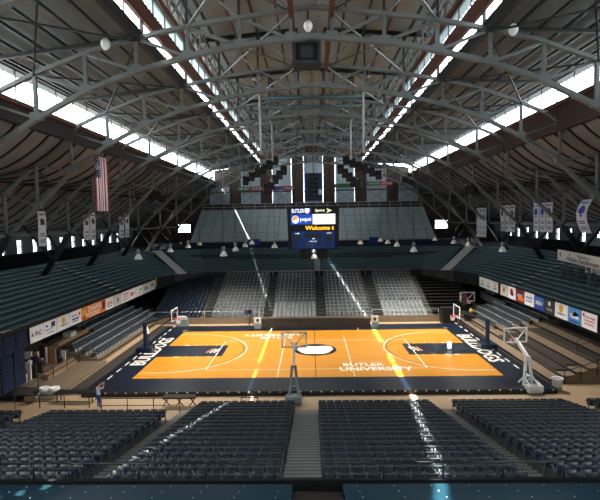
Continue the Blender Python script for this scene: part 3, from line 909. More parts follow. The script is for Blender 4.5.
p = panel('score_panel', -1.9, 1.85, 9.6, 11.1, 'board_blue')
k = 0
for x0, x1, z0, z1 in ((-1.75,-1.1,10.25,10.8),(-0.8,0.75,10.5,10.95),(1.05,1.7,10.25,10.8),(-1.75,-1.3,9.75,10.05),(-0.7,-0.3,9.7,9.95),(0.3,0.7,9.8,10.3),(-0.75,-0.35,9.95,10.3),(1.05,1.5,9.75,10.05)):
    obj('digit_window', MB().box(x0, x1, YS-0.02, YS, z0, z1), 'charcoal', p)
letters(p, 'HOME', -1.42, 10.93, 0.4, 0.1, 'screen_text'); letters(p, 'GUEST', 1.37, 10.93, 0.45, 0.1, 'screen_text'); letters(p, 'DAKTRONICS', -0.02, 10.22, 0.62, 0.09, 'screen_text')
tm = MB(); tm.poly([V((a, YS-0.012, 10.42+b)) for a, b in ((-0.15,0),(0.15,0),(0.05,0.17),(-0.05,0.1))]); obj('crest', tm, 'screen_text', p)
for x in (-1.8, 1.8):
    for y in (-1.6, 1.6): obj('cable', MB().tube((x, y, 13.2), (x*0.6, y*1.0, 23.5), 0.03, 6), 'steel_dark', t)
for x in (-0.75, 0.75):
    obj('speaker', MB().box(x-0.5, x+0.5, -1.2, 0.2, 8.6, 9.42).box(x-0.4, x+0.4, -1.23, -1.2, 8.7, 9.3).box(x-0.1, x+0.1, -0.6, -0.4, 9.42, 9.52), 'black', t)

# ================================================================== PENDANT LAMPS
def pendant(x, y, z, label, power):
    t = thing('pendant_lamp', label, 'lamp', (x, y, z), 'white bell pendant lamps')
    sh = MB().lathe([(0.30,0.0),(0.31,0.02),(0.26,0.16),(0.15,0.34),(0.1,0.40),(0.0,0.41)], (x,y,z), 14)
    obj('shade', sh, 'lamp_white', t)
    obj('ballast', MB().tube((x,y,z+0.4),(x,y,z+0.78),0.13,10), 'grey_panel', t)
    obj('bulb', MB().lathe([(0,-0.02),(0.1,0.0),(0.12,0.1),(0.06,0.25),(0,0.26)], (x,y,z), 10), 'lamp_glow', t)
    obj('cord', MB().tube((x,y,z+0.78),(x,y,roofz(x)-0.4 if abs(x) < 10 else ev(BOT, abs(x))),0.018,5), 'steel_dark', t)
    l = bpy.data.lights.new('lamp_light', 'SPOT'); l.energy = power; l.color = (1.0, 0.92, 0.8)
    l.spot_size = math.radians(128); l.spot_blend = 0.75; l.shadow_soft_size = 0.2
    lo = bpy.data.objects.new('lamp_light', l); C.objects.link(lo); lo.parent = t; lo.location = (0, 0, -0.06)
PW = 2050
pos = ['nearest the viewer', 'second from the viewer', 'third from the viewer', 'farthest from the viewer']
for x, ys, nm in ((-7.2, (-6,0,6.3,12), 'left inner row'), (-13.3, (-8,0,6.4,11.5), 'left outer row'), (8.2, (-4.5,3,8.5,14), 'right inner row'), (14.8, (-6,2,6.5,14), 'right outer row')):
    for i, y in enumerate(ys):
        pendant(x, y, 9.35, 'white bell shaped lamp in the %s, %s' % (nm, pos[i]), PW if abs(x) < 10 else PW*1.5)
pendant(-3.9, 4, 9.35, 'white bell shaped lamp hanging just left of the scoreboard', PW)
pendant(5.2, 8.5, 9.35, 'white bell shaped lamp hanging just right of the scoreboard', PW)
pendant(0.05, -2.6, 8.75, 'white bell shaped lamp right under the scoreboard between speakers', PW)

# ================================================================== NEAR SEATS
def slab_curve(w, h, t, bul, n=6):
    mb = MB(); mb.grid(lambda u, v: V(((u-0.5)*w, -bul*(1-(2*u-1)**2), v*h)), n, 2, 0, (0, t, 0)); return mb
sw = 0.455
def T(*a): return Matrix.Translation(V(a))
bk_ = MB().add(slab_curve(sw-0.02, 0.42, 0.035, 0.05), T(0, -0.18, 0.42) @ Matrix.Rotation(math.radians(12), 4, 'X'))
lip = MB()
lip.grid(lambda u, v: V(((u-0.5)*(sw-0.02), -0.27 - 0.05*(1-(2*u-1)**2) + 0.05*v, 0.835 + 0.01*math.sin(PI*v))), 6, 2, 0, (0,0,-0.03))
st_ = MB().add(slab_curve(sw-0.05, 0.4, 0.04, 0.02), T(0, -0.02, 0.4) @ Matrix.Rotation(math.radians(-8), 4, 'X'))
frs = []
for s in (-1, 1):
    x = s*(sw/2 - 0.01)
    fr_ = MB(); frs.append(fr_)
    fr_.bar((x, -0.1, 0.0), (x, -0.2, 0.5), 0.03, 0.08); fr_.bar((x, -0.2, 0.5), (x, -0.27, 0.8), 0.03, 0.05)
    fr_.bar((x, -0.2, 0.6), (x, 0.18, 0.62), 0.04, 0.04); fr_.box(x-0.025, x+0.025, -0.2, 0.1, 0, 0.02)
def seat_proto():
    t = thing('stadium_seat', 'x', 'seat', (0,0,0), 'navy seats of the near stand')
    obj('backrest', bk_, 'navy_seat', t, local=True); obj('seat', st_, 'navy_seat_dark', t, local=True)
    obj('side_frame', frs[0], 'seat_frame', t, local=True); obj('side_frame', frs[1], 'seat_frame', t, local=True); obj('top_edge', lip, 'seat_frame', t, local=True)
    return t
proto = None
def copy_thing(src):
    r = src.copy(); C.objects.link(r)
    for ch in src.children:
        c = ch.copy(); C.objects.link(c); c.parent = r
    return r
NROW = 17; PITCH = 0.49
def ny(i): return -14.6 - 0.8*i       # i = 0 front (court side) .. 16 back
def nz(i): return 0.12 + 0.162*i
SECN = [(-23.0, -17.1, 'left of the far left aisle', -1), (-15.5, -8.65, 'left of the left aisle', -1), (-7.3, -1.42, 'left of the wide central stairs', -1),
        (0.08, 6.95, 'right of the wide central stairs', 1), (8.3, 15.2, 'right of the right aisle', 1), (16.5, 22.6, 'right of the far right aisle', 1)]
spots = []
for (xa, xb, lab, sd) in SECN:
    n = int((xb - xa + 0.02) / PITCH)
    for i in range(NROW):
        if xb < -8 and i < 3: continue
        if abs(xa) > 16 or xb < -17:
            if i > 11: continue
        for j in range(n):
            x = xb - PITCH*(j+0.5) if sd < 0 else xa + PITCH*(j+0.5)
            spots.append((i, x, lab, j))
def dist(s):
    return (V((s[1], ny(s[0]), nz(s[0])+0.6)) - V((-0.2,-43,12.1))).length
def inview(s):
    d = ny(s[0]) + 43
    return abs(s[1] + 0.2 + d*0.024) < d*0.68
spots = [s for s in spots if inview(s)]
spots.sort(key=dist)
stuff = MB()
seat_all = MB().add(bk_, None, 0).add(st_, None, 1).add(frs[0], None, 2).add(frs[1], None, 2).add(lip, None, 2)
NM = 300
for k, (i, x, lab, j) in enumerate(spots):
    p = V((x, ny(i), nz(i)))
    if k < NM:
        if proto is None: proto = seat_proto(); o = proto
        else: o = copy_thing(proto)
        o.location = p
        r = NROW - 1 - i
        o['label'] = 'navy folding seat, %s, %s seat %s' % ('back row' if r == 0 else '%s row from the back' % nth(r), nth(j), lab)
    else:
        stuff.add(seat_all, Matrix.Translation(p))
tag(obj('stadium_seats', stuff, ['navy_seat', 'navy_seat_dark', 'seat_frame']), 'remaining rows of navy folding seats in front of the near stand, toward the court', 'seats', kind='stuff')
# stand decks under the seats
sb = MB()
for i in range(NROW):
    sb.box(-23.5 if i > 2 else -8.65, 23.5, ny(i)-0.4, ny(i)+0.4, FZ, nz(i))
sb.box(-23.5, 23.5, -29.5, ny(NROW-1)-0.4, FZ, nz(NROW-1))
struct('floor_near_stand', sb, 'tread_grey')
for (xa, xb, lab, cat) in ((-1.38, 0.05, 'wide pale central stairs down through the near navy seats', 'c'), (-8.62, -7.33, 'stepped aisle left of the central seats in the near stand', 'l'), (6.98, 8.27, 'stepped aisle right of the central seats in the near stand', 'r'),
                      (-16.8, -15.55, 'stepped aisle at far left of the near stand', 'l'), (15.25, 16.45, 'stepped aisle at far right of the near stand', 'r')):
    t = thing('stand_stairs', lab, 'stairs', ((xa+xb)/2, ny(0), 0.1))
    st = MB(); i0 = 3 if xa < -10 else 0
    for i in range(i0, NROW):
        for h in (0, 1):
            y = ny(i) + 0.4 - 0.4*h; z = nz(i) + 0.081*h
            st.box(xa, xb, y-0.4, y, z, z+0.02) if h == 0 else st.box(xa, xb, y-0.4, y, z-0.08, z+0.02)
    obj('steps', st, 'concrete_grey', t)
    nb = MB()
    for i in range(i0, NROW):
        for h in (0, 1):
            y = ny(i) + 0.4 - 0.4*h; z = nz(i) + 0.081*h + 0.02
            nb.box(xa, xb, y-0.03, y+0.004, z-0.06, z+0.006)
    obj('nosing', nb, 'charcoal', t)
# railings at the back row of the near stand and along the central stairs
def rail(label, pts, h, m='black_steel', nposts=None, name='railing', mid=True, r=0.03):
    t = thing(name, label, 'railing', pts[0])
    P = [V(p) for p in pts]
    n = 0
    for a, b in zip(P[:-1], P[1:]):
        k = max(1, round((b-a).length / (nposts or 1.6)))
        for i in range(k + (1 if b is P[-1] else 0)):
            q = a.lerp(b, i/k); obj('post', MB().tube(q, q + V((0,0,h)), r, 6), m, t)
    rb = MB().tpath([p + V((0,0,h)) for p in P], r, 6); obj('rail', rb, m, t)
    if mid: obj('rail', MB().tpath([p + V((0,0,h*0.5)) for p in P], r*0.8, 6), m, t)
    return t
zb_ = NTZ + 0.36; yb_ = -29.74
for xa, xb, lab in ((-15.6,-8.55,'black railing behind the back row, left of the left aisle'),(-7.4,-1.4,'black railing behind the back row, left of the central stairs'),
                    (0.07,7.0,'black railing behind the back row, right of the central stairs'),(8.25,15.3,'black railing behind the back row, right of the right aisle')):
    rail(lab, [(xa, yb_, zb_), (xb, yb_, zb_)], 0.5, nposts=1.75, mid=False, r=0.028)
rail('dark handrail down the left edge of the central stairs', [(-1.41, ny(16), nz(16)), (-1.41, ny(0), nz(0))], 0.9, nposts=3.2, mid=False, r=0.022)
# front rails at the foot of near stand
rail('low grey rail on the concrete at foot of left near seats', [(-14.2,-13.2,FZ),(-9.0,-13.2,FZ)], 0.95, 'steel_dark', 1.6)
rail('low dark rail beside the person on the left concrete', [(-20.5,-12.4,FZ),(-15.4,-12.4,FZ)], 0.9, 'steel_dark', 1.6)
rail('short dark rail left of the portable near hoop', [(-5.0,-12.8,FZ),(-3.9,-12.8,FZ)], 0.8, 'steel_dark', 0.55)
t = thing('folding_cart', 'reddish folded cart behind the left near seats on concrete', 'cart', (-9.3,-12.2,FZ))
obj('deck', MB().box(-10.4,-8.2,-12.5,-11.9,0.25,0.35), 'mat_dark', t)
for x in (-10.2,-9.3,-8.4): obj('leg', MB().bar((x-0.25,-12.2,FZ),(x+0.25,-12.2,0.3),0.06,0.06).bar((x+0.25,-12.2,FZ),(x-0.25,-12.2,0.3),0.06,0.06), 'rust_steel', t)

# ================================================================== FAR STAND
fs = MB()
FN = 14
def fy(i): return 13.6 + 0.82*i
def fz(i): return -0.06 + 0.295*i
for i in range(FN): fs.box(-20.3, 20.3, fy(i)-0.41, fy(i)+0.41, FZ, fz(i))
struct('floor_far_stand', fs, 'tread_grey')
struct('trim_8', MB().box(-20.3, 20.3, 12.95, 13.17, FZ, 0.4), 'deck_tan')
FSEC = [(-19.9,-13.8,'dim far left block'),(-12.6,-6.2,'block left of the scoreboard'),(-5.05,0.35,'block below the scoreboard'),(1.5,7.3,'block right of the scoreboard'),(8.5,14.3,'far right block')]
fseat = MB()
fseat.add(slab_curve(0.44, 0.4, 0.03, -0.03, 4), T(0, 0.17, 0.42) @ Matrix.Rotation(math.radians(-12), 4, 'X'), 0)
fseat.box(-0.21, 0.21, -0.22, 0.17, 0.40, 0.45, 0)
for s in (-1, 1):
    fseat.bar((s*0.225, 0.14, 0), (s*0.225, 0.26, 0.86), 0.03, 0.04, 1); fseat.bar((s*0.225, -0.2, 0), (s*0.225, -0.2, 0.42), 0.03, 0.03, 1)
    fseat.bar((s*0.225, -0.24, 0.62), (s*0.225, 0.22, 0.62), 0.035, 0.035, 1)
fseat.bar((-0.225, 0.26, 0.85), (0.225, 0.26, 0.85), 0.03, 0.04, 1)
fsp = []
for xa, xb, lab in FSEC:
    n = int((xb-xa)/0.53)
    for i in range(FN):
        for j in range(n): fsp.append((i, xa + 0.53*(j+0.5), lab, j))
fsp.sort(key=lambda s: (s[0], abs(s[1])))
fme = None; wme = None; dme = None; stuff = MB(); dstuff = MB()
for k, (i, x, lab, j) in enumerate(fsp):
    p = V((x, fy(i), fz(i)))
    if k < 300:
        if fme is None:
            o = obj('arena_chair', fseat, ['pale_seat', 'pale_frame'], local=True); fme = o.data; o['_o'] = [0,0,0]
        else:
            o = bpy.data.objects.new('arena_chair', fme); C.objects.link(o)
        o.location = p
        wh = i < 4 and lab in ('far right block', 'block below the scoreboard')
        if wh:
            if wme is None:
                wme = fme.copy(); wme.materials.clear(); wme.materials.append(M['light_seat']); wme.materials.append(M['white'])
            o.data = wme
        dk = lab == 'dim far left block'  # shade over this block is put into darker chair colours
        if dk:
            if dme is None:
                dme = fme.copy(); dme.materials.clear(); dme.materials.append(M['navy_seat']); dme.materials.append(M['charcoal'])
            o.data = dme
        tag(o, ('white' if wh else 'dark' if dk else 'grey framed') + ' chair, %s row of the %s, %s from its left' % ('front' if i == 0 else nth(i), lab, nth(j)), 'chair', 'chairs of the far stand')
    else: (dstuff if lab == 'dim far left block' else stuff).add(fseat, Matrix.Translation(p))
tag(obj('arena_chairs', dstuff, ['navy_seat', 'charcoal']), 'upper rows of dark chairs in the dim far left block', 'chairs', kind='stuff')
tag(obj('arena_chairs', stuff, ['pale_seat', 'pale_frame']), 'upper rows of grey framed chairs filling the far stand', 'chairs', kind='stuff')
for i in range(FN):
    mb = MB().box(14.7, 20.2, fy(i)-0.1, fy(i)+0.35, fz(i)+0.3, fz(i)+0.36).box(14.7, 20.2, fy(i)+0.3, fy(i)+0.35, fz(i), fz(i)+0.3).box(14.7, 20.2, fy(i)-0.405, fy(i)+0.3, fz(i), fz(i)+0.02)  # corner's dimness is put into black benches and tread covers
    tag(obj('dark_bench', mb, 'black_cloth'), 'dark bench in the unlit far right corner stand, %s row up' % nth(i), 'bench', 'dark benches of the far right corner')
for k, (xa, xb) in enumerate(((-13.75,-12.65),(-6.15,-5.1),(0.4,1.45),(7.35,8.45))):
    st = MB()
    for i in range(FN):
        for h in (0,1): st.box(xa, xb, fy(i)-0.41+0.41*h, fy(i)+0.41*h, fz(i)+0.02 if h == 0 else fz(i), fz(i)+0.03+0.147*h)
    tag(obj('far_aisle', st, 'charcoal'), ['dark stepped aisle beside the dim far left block','dark stepped aisle left of the scoreboard in the far stand','dark stepped aisle right below the scoreboard in the far stand','dark stepped aisle beside the far right block'][k], 'stairs', 'aisles of the far stand')
    for xx in (xa-0.02, xb+0.02):
        pass
rail('pale railing along the front of the far stand, left part', [(-20,13.06,0.4),(-6.6,13.06,0.4)], 0.75, 'off_white', 3.2, mid=False, r=0.035)
rail('pale railing along the front of the far stand, right part', [(7.0,13.06,0.4),(15,13.06,0.4)], 0.75, 'off_white', 3.2, mid=False, r=0.035)
rail('pale railing across the top of the far chairs', [(-12.6,24.6,3.79),(14.3,24.6,3.79)], 0.95, 'off_white', 3.4, mid=False, r=0.03)
t = thing('camera_tripod', 'dark tripod draped with purple cloth before the far stand', 'tripod', (-7.6, 12.2, FZ))
for a in (0, 2.1, 4.2): obj('leg', MB().tube((-7.6+0.35*math.cos(a), 12.2+0.35*math.sin(a), FZ), (-7.6, 12.2, 1.1), 0.035), 'black', t)
obj('head', MB().box(-7.8,-7.4,12.0,12.4,1.1,1.4), 'black', t)
obj('cloth', MB().grid(lambda u, v: V((-8.3+0.9*u, 12.3-0.1*math.sin(u*6), 1.45-0.5*v+0.05*math.cos(u*9))), 8, 4, 0, (0,0.03,0)), 'purple', t)

# ================================================================== FASCIA ADVERTS
def advert(s, y0, y1, zb, zt, label, base, marks):
    X = s*21.04; n = -s
    x0, x1 = sorted((X, X + n*0.05))
    ya, yb = min(y0,y1), max(y0,y1)
    o = tag(obj('advert_board', MB().box(x0, x1, ya+0.04, yb-0.04, zb, zt), base), label, 'advert board', 'advert boards along the stand edge')
    xf = X + n*0.058; rd = Y3 if s < 0 else -Y3       # reading direction
    yc, zc, W, H = (ya+yb)/2, (zb+zt)/2, yb-ya, zt-zb
    groups = {}
    for mk in marks:
        mb = groups.setdefault(mk[1], MB())
        if mk[0] == 't': text(mb, mk[2], V((xf, yc, zc)) + rd*mk[3]*W + Z3*mk[4]*H, rd, Z3, mk[5]*W, mk[6]*H)
        elif mk[0] == 'd': disc(mb, V((xf, yc, zc)) + rd*mk[2]*W + Z3*mk[3]*H, rd, Z3, mk[4]*W, mk[4]*W*1.0)
        elif mk[0] == 'q': quad(mb, V((xf-0.004*n*0, yc, zc)) + rd*mk[2]*W + Z3*mk[3]*H, rd, Z3, mk[4]*W, mk[5]*H)
        elif mk[0] == 'p': mb.poly([V((xf, yc, zc)) + rd*a*W + Z3*b*H for a, b in mk[2]])
    for m, mb in groups.items(): obj('printing', mb, m, o)
LY = [-9.55,-7.86,-5.9,-3.91,-1.78,3.09,5.09,7.28,9.37,11.33,13.61,16.08]
LY = [-9.55,-7.8,-5.9,-3.85,-1.75,3.1,5.1,7.25,9.35,11.4,13.6,15.9,18.2]
la = [('white advert board with orange triangle and grey letters, nearest on left','white',[('t','charcoal','PNC',0.12,0,0.5,0.34),('p','orange',[(-0.42,-0.1),(-0.2,-0.1),(-0.31,0.2)]),('d','red',-0.31,-0.02,0.05)]),
      ('white advert board with dark emblem and blue lines, second on the left','white',[('q','charcoal',0.22,0.2,0.3,0.34),('q','royal',-0.25,0.2,0.16,0.14),('t','royal','HEALTH',-0.12,-0.05,0.6,0.14),('q','charcoal',0,-0.28,0.5,0.05)]),
      ('white advert board with yellow emblem and dark lettering on the left','white',[('d','yellow',0.0,0.14,0.13),('t','charcoal','COMMUNITY',0.05,-0.18,0.6,0.16)]),
      ('white advert board with blue lines and small red square on left','white',[('t','royal','INDIANA',-0.12,0.18,0.45,0.14),('q','royal',-0.05,-0.08,0.6,0.12),('q','red',0.3,0.18,0.14,0.26),('q','royal',-0.05,-0.25,0.5,0.07)]),
      ('wide orange and red advert board with big white letters','orange',[('q','sign_red',0.42,0.1,0.16,0.7),('q','yellow',-0.42,0.1,0.14,0.4),('t','white','DAWG',0.04,0.2,0.55,0.42),('t','white','POUND',-0.04,-0.24,0.6,0.36),('p','red',[(-0.48,-0.45),(-0.3,-0.45),(-0.4,-0.1)])]),
      ('white advert board with red script just beyond the orange one','white',[('t','red','LaRosa',0,0.05,0.7,0.34),('q','royal',0,-0.25,0.5,0.08)]),
      ('pale green tinted advert board with small green emblem','off_white',[('d','green',0,0.05,0.1),('q','green',0,-0.2,0.3,0.06)]),
      ('white advert board with red and blue lines beyond the green one','white',[('q','red',0,0.25,0.7,0.1),('t','royal','STATE BANK',0,0,0.7,0.16),('q','red',0,-0.25,0.7,0.08)]),
      ('white advert board with red curved emblem','white',[('d','red',-0.2,0,0.12),('t','red','FIRST',0.12,0,0.5,0.25)]),
      ('white advert board with dark blue slanted mark','white',[('p','royal',[(0.0,-0.1),(0.3,0.1),(0.3,0.3),(0,0.1)]),('q','charcoal',0,-0.25,0.5,0.06)]),
      ('plain grey white panel, third last before the yellow sign','off_white',[('q','grey_panel',0,0,0.5,0.4)]),
      ('plain grey white panel, second last before the yellow sign','off_white',[('q','grey_panel',0,0.1,0.5,0.3)])]
for k, (lb, bs, mk) in enumerate(la): advert(-1, LY[k], LY[k+1], 3.32, 4.5, lb, bs, mk)
advert(-1, 18.4, 19.6, 3.6, 4.75, 'small yellow sign at the far end of the left adverts', 'yellow', [('q','charcoal',0,0,0.3,0.4)])
RY = [9.75,7.75,5.8,3.8,1.75,-0.2,-2.0,-4.1,-6.05,-8.1,-10.3]
ra = [('cream advert board with faint orange ring, left end on right stand','off_white',[('d','orange',0,0.05,0.14),('d','off_white',0,0.05,0.1)]),
      ('white advert board with round red and blue emblem on the right','white',[('d','red',0,0.08,0.2),('q','royal',0.1,-0.08,0.3,0.26)]),
      ('red and orange picture advert board on the right stand','sign_red',[('q','orange',0.1,-0.2,0.6,0.28),('q','charcoal',-0.1,0.3,0.7,0.2),('t','white','FOOD',0,0.02,0.5,0.2)]),
      ('white advert board with blue lettering on the right stand','white',[('t','royal','MEIJER',0,0.1,0.7,0.22),('q','royal',0,-0.15,0.6,0.08)]),
      ('royal blue advert board with white lettering on the right stand','royal',[('t','white','SERV',0,0,0.7,0.3),('q','sky_blue',0,0.32,0.7,0.1)]),
      ('charcoal advert board with white disc on the right stand','charcoal',[('d','white',0,0.22,0.12),('t','off_white','ROCHE',0,-0.2,0.5,0.16)]),
      ('white advert board with yellow emblem and blue lettering on the right','white',[('d','yellow',0,0.18,0.16),('t','royal','COMMUNITY',0,-0.2,0.7,0.14)]),
      ('light blue advert board with white and yellow emblem on the right','sky_blue',[('p','white',[(-0.35,0.1),(0.35,0.1),(0.2,-0.1),(0,0.35),(-0.2,-0.1)]),('q','white',0,-0.1,0.6,0.1),('d','yellow',0,0.12,0.1),('q','royal',0,-0.35,0.8,0.12)]),
      ('white advert board with red lettering at the right picture edge','white',[('t','red','STATE FARM',0,0.2,0.7,0.16),('q','red',0,0.0,0.6,0.06),('t','red','INSURANCE',0,-0.2,0.6,0.14),('d','red',-0.35,0.3,0.07)])]
for k, (lb, bs, mk) in enumerate(ra): advert(1, RY[k], RY[k+1], 3.35, 4.62, lb, bs, mk)
for k, (a, b, lb) in enumerate(((18.6,16.6,'far left'),(16.6,14.6,'middle'),(14.6,12.7,'near right'))):
    advert(1, a-2.3, b-2.3, 3.4, 4.6, 'grey white panel on the far right stand edge, %s of three' % lb, 'off_white', [('t','charcoal','AT&T',0,0.1,0.4,0.2),('q','grey_panel',0,-0.2,0.6,0.2)])

# ================================================================== SIDE STANDS
def sidestand(s, x0, nrow, ya, yb, label, run=0.95, rise=0.27, zz=0.02):
    t = thing('bleacher_stand', label, 'bleacher', (s*x0, (ya+yb)/2, FZ))
    for i in range(nrow):
        xa, xb = sorted((s*(x0 + run*i), s*(x0 + run*(i+1))))
        obj('deck', MB().box(xa, xb, ya, yb, FZ + 0.01, zz + rise*i), 'deck_tan', t)
        e0, e1 = sorted((s*(x0+run*i), s*(x0+run*i-0.02)))
        obj('riser', MB().box(e0, e1, ya, yb, zz + rise*i - 0.17, zz + rise*i - 0.02), 'black_steel', t)
    return t
sidestand(-1, 19.2, 8, -2.3, 16.0, 'lower left bleacher stand with grey seats under the advert boards')
sidestand(1, 17.3, 9, -8.6, 14.0, 'lower right bleacher stand with seats and dark mats')
ss = MB(); 
ss.box(-0.24, 0.24, -0.2, 0.2, 0.36, 0.42, 0); ss.box(-0.24, 0.24, 0.18, 0.23, 0.42, 0.78, 0); ss.box(-0.2, 0.2, -0.02, 0.04, 0, 0.36, 1); ss.box(-0.25,0.25,0.16,0.24,0.76,0.8,1)
sme = None
def sideseat(s, i, j, x, y, z, label):
    global sme
    if sme is None:
        o = obj('bleacher_chair', ss, ['pale_seat', 'pale_frame'], local=True); sme = o.data
    else:
        o = bpy.data.objects.new('bleacher_chair', sme); C.objects.link(o)
    o.location = (x, y, z); o.rotation_euler.z = PI/2 if s < 0 else -PI/2
    tag(o, label, 'seat', 'grey bleacher seats of the side stands')
for i in range(7):
    n = 29
    for j in range(n):
        y = -1.8 + 0.6*j
        if i > 2 and j < 10: continue
        sideseat(-1, i, j if i < 3 else j - 10, -(19.2 + 0.95*(i+0.55)), y, 0.02 + 0.27*i, 'grey seat on the lower left bleacher, %s row up, %s from near end' % (nth(i), nth(j)))
for i in range(7):
    for j in range(16):
        y = 13.4 - 0.6*j
        if i == 0 and j > 12: continue
        sideseat(1, i, j, 17.3 + 0.95*(i+1.55), y, 0.02 + 0.27*(i+1), 'grey seat on the lower right bleacher, %s row up, %s from far end' % (nth(i), nth(j)))
# mats on the empty near ends
for k, (i, y0, y1) in enumerate(((3, -1.9, 3.6), (4, -1.9, 3.6), (5, -1.8, 3.7), (6, -1.7, 3.6))):
    x = -(19.2 + 0.95*(i+0.5)); z = 0.02 + 0.27*i
    o = tag(obj('seat_plank', MB().box(x-0.35, x+0.35, y0, y1, z, z+0.22).box(x-0.25, x+0.25, y0+0.2, y1-0.2, z+0.22, z+0.25), 'tan_board' if k == 1 else 'mat_dark'),
        ['dark folded seat plank on the left bleacher, lowest of three','tan wooden plank with white box resting on the left bleacher','dark folded seat plank behind the tan one','dark folded seat plank at the back of the left bleacher'][k], 'plank')
t = obj('box', MB().box(-23.9, -23.1, 0.2, 1.2, 1.352, 1.8).box(-23.92,-23.08,0.18,1.22,1.8,1.84), 'off_white'); tag(t, 'white box sitting on the tan plank of left bleacher', 'box')
for k, (i, y0, y1) in enumerate(((1,-7.6,3.2),(2,-7.2,3.0),(4,-7.8,2.6),(6,-7.5,2.4))):
    x = 17.3 + 0.95*(i+0.5) + 0.3; z = 0.02 + 0.27*i
    tag(obj('floor_mat', MB().box(x-0.75, x+0.15, y0, y1, z + 0.002, z+0.1).box(x-0.7, x+0.1, y0+0.1, y1-0.1, z+0.1, z+0.12), 'mat_dark'),
        'dark folded mat on the near end of right bleacher, %s row up' % nth(i), 'mat')
rail('black railing climbing the near end of right bleacher', [(18.3,-8.75,FZ),(25.5,-8.75,1.9)], 1.0, 'black_steel', 1.2)
rail('black railing on the upper near part of right bleacher', [(21.2,-5.2,1.15),(25.2,-5.2,2.2)], 0.9, 'black_steel', 1.2)

# left floor platform, rails, clutter
o = tag(obj('floor_platform', MB().box(-24.5, -18.6, -9.4, -2.4, FZ + 0.01, -0.12).box(-24.5,-21.5,-9.4,-3.0,-0.12,0.1), 'deck_tan'), 'low tan floor platform in front of the left bleacher', 'platform')
tag(obj('floor_runner', MB().box(-18.5, -17.1, -9.8, 12.0, FZ + 0.002, FZ+0.03).box(-18.4,-17.2,-9.7,11.9,FZ+0.03,FZ+0.035), 'mat_dark'), 'dark floor runner beside the left end of court', 'mat')  # dark strip modelled in place of the shadow along the court's left edge
tag(obj('floor_runner', MB().box(17.05, 17.25, -9.8, 13.0, FZ + 0.002, FZ+0.05).box(17.0,17.2,-9.7,12.9,FZ+0.05,FZ+0.055), 'mat_dark'), 'dark strip along the foot of right bleacher', 'mat')
rail('grey railing around the tan platform on left, court side', [(-20.9,-9.0,-0.12),(-20.9,-2.7,-0.12)], 0.9, 'steel_dark', 2.0)
rail('grey railing across the near end of tan platform', [(-24.3,-9.1,0.1),(-21.6,-9.1,0.1)], 0.9, 'steel_dark', 1.4)
rail('small grey rail before the left bleacher end', [(-21.6,-2.55,-0.12),(-19.4,-2.55,-0.12)], 0.75, 'steel', 2.0)
tag(obj('platform_step', MB().box(-21.45,-21.0,-7.5,-3.1,-0.12,0.3).box(-21.45,-21.2,-7.5,-3.1,0.3,0.4), 'tan_board'), 'long pale wooden ledge on the tan left platform', 'ledge')
for k, (x, y) in enumerate(((-19.5,-10.6),(-18.75,-10.6))):
    t = thing('waste_bin', 'white waste bin at lower left, %s of the pair' % ('left' if k == 0 else 'right'), 'bin', (x, y, FZ))
    obj('body', MB().lathe([(0,0),(0.27,0.0),(0.33,0.75),(0.33,0.8),(0.29,0.8),(0.25,0.1)], (x,y,FZ), 16), 'off_white', t)
    obj('liner', MB().lathe([(0.345,0.62),(0.355,0.8),(0.3,0.83),(0.2,0.6)], (x,y,FZ), 16), 'white', t)
t = thing('waste_barrel', 'white waste barrel at right before the near seats', 'bin', (15.6,-10.95+0.5,FZ))
obj('body', MB().lathe([(0,0),(0.3,0.0),(0.36,0.85),(0.38,0.9),(0.33,0.9),(0.3,0.1)], (15.6+1.6,-9.9,FZ), 16), 'off_white', t)
obj('rim', MB().lathe([(0.37,0.86),(0.4,0.9),(0.37,0.94),(0.32,0.9)], (17.2,-9.9,FZ), 16), 'white', t)
t = thing('folding_table', 'black covered table beside the person on left concrete', 'table', (-17.2,-11.3,FZ))
obj('table_top', MB().box(-18.3,-15.4,-11.6,-10.9,0.3,0.38), 'black', t)
for x in (-18.1,-15.6):
    for y in (-11.5,-11.0): obj('leg', MB().box(x-0.03,x+0.03,y-0.03,y+0.03,FZ,0.3), 'charcoal', t)
t = thing('low_stage', 'low dark stage at the left picture edge', 'stage', (-22.5,-10.6,FZ))
obj('top', MB().box(-25.5,-20.4,-11.2,-9.6,0.0,0.1), 'mat_dark', t); obj('skirt', MB().box(-25.4,-20.5,-11.1,-9.7,FZ+0.01,0.0), 'black_cloth', t)
t = thing('drum', 'round pale drum lying before the low dark stage', 'drum', (-20.0,-11.55,FZ))
obj('shell', MB().tube((-20.0,-11.75,0.0),(-20.0,-11.4,0.0),0.33,18), 'charcoal', t); obj('drumhead', MB().tube((-20.0,-11.77,0.0),(-20.0,-11.75,0.0),0.3,18), 'tan_board', t)
# navy curtains under the left tier
for k in range(4):
    y = -15.2 + 1.35*k
    mb = MB().grid(lambda u, v: V((-21.25+0.05*math.sin(u*25), y+1.25*u, 0.6+2.9*v)), 16, 2, 0, (0.02,0,0))
    tag(obj('curtain', mb, 'navy_cloth'), 'navy curtain under the left stand edge, %s from picture edge' % nth(k), 'curtain', 'navy curtains under the left stand')
    tag(obj('navy_panel', MB().box(-21.1, -21.02, y, y+1.28, 3.25, 4.5).box(-21.02,-21.0,y+0.1,y+1.18,3.4,4.4), 'navy_cloth'), 'blank navy panel on left stand edge, %s from picture edge' % nth(k), 'panel')
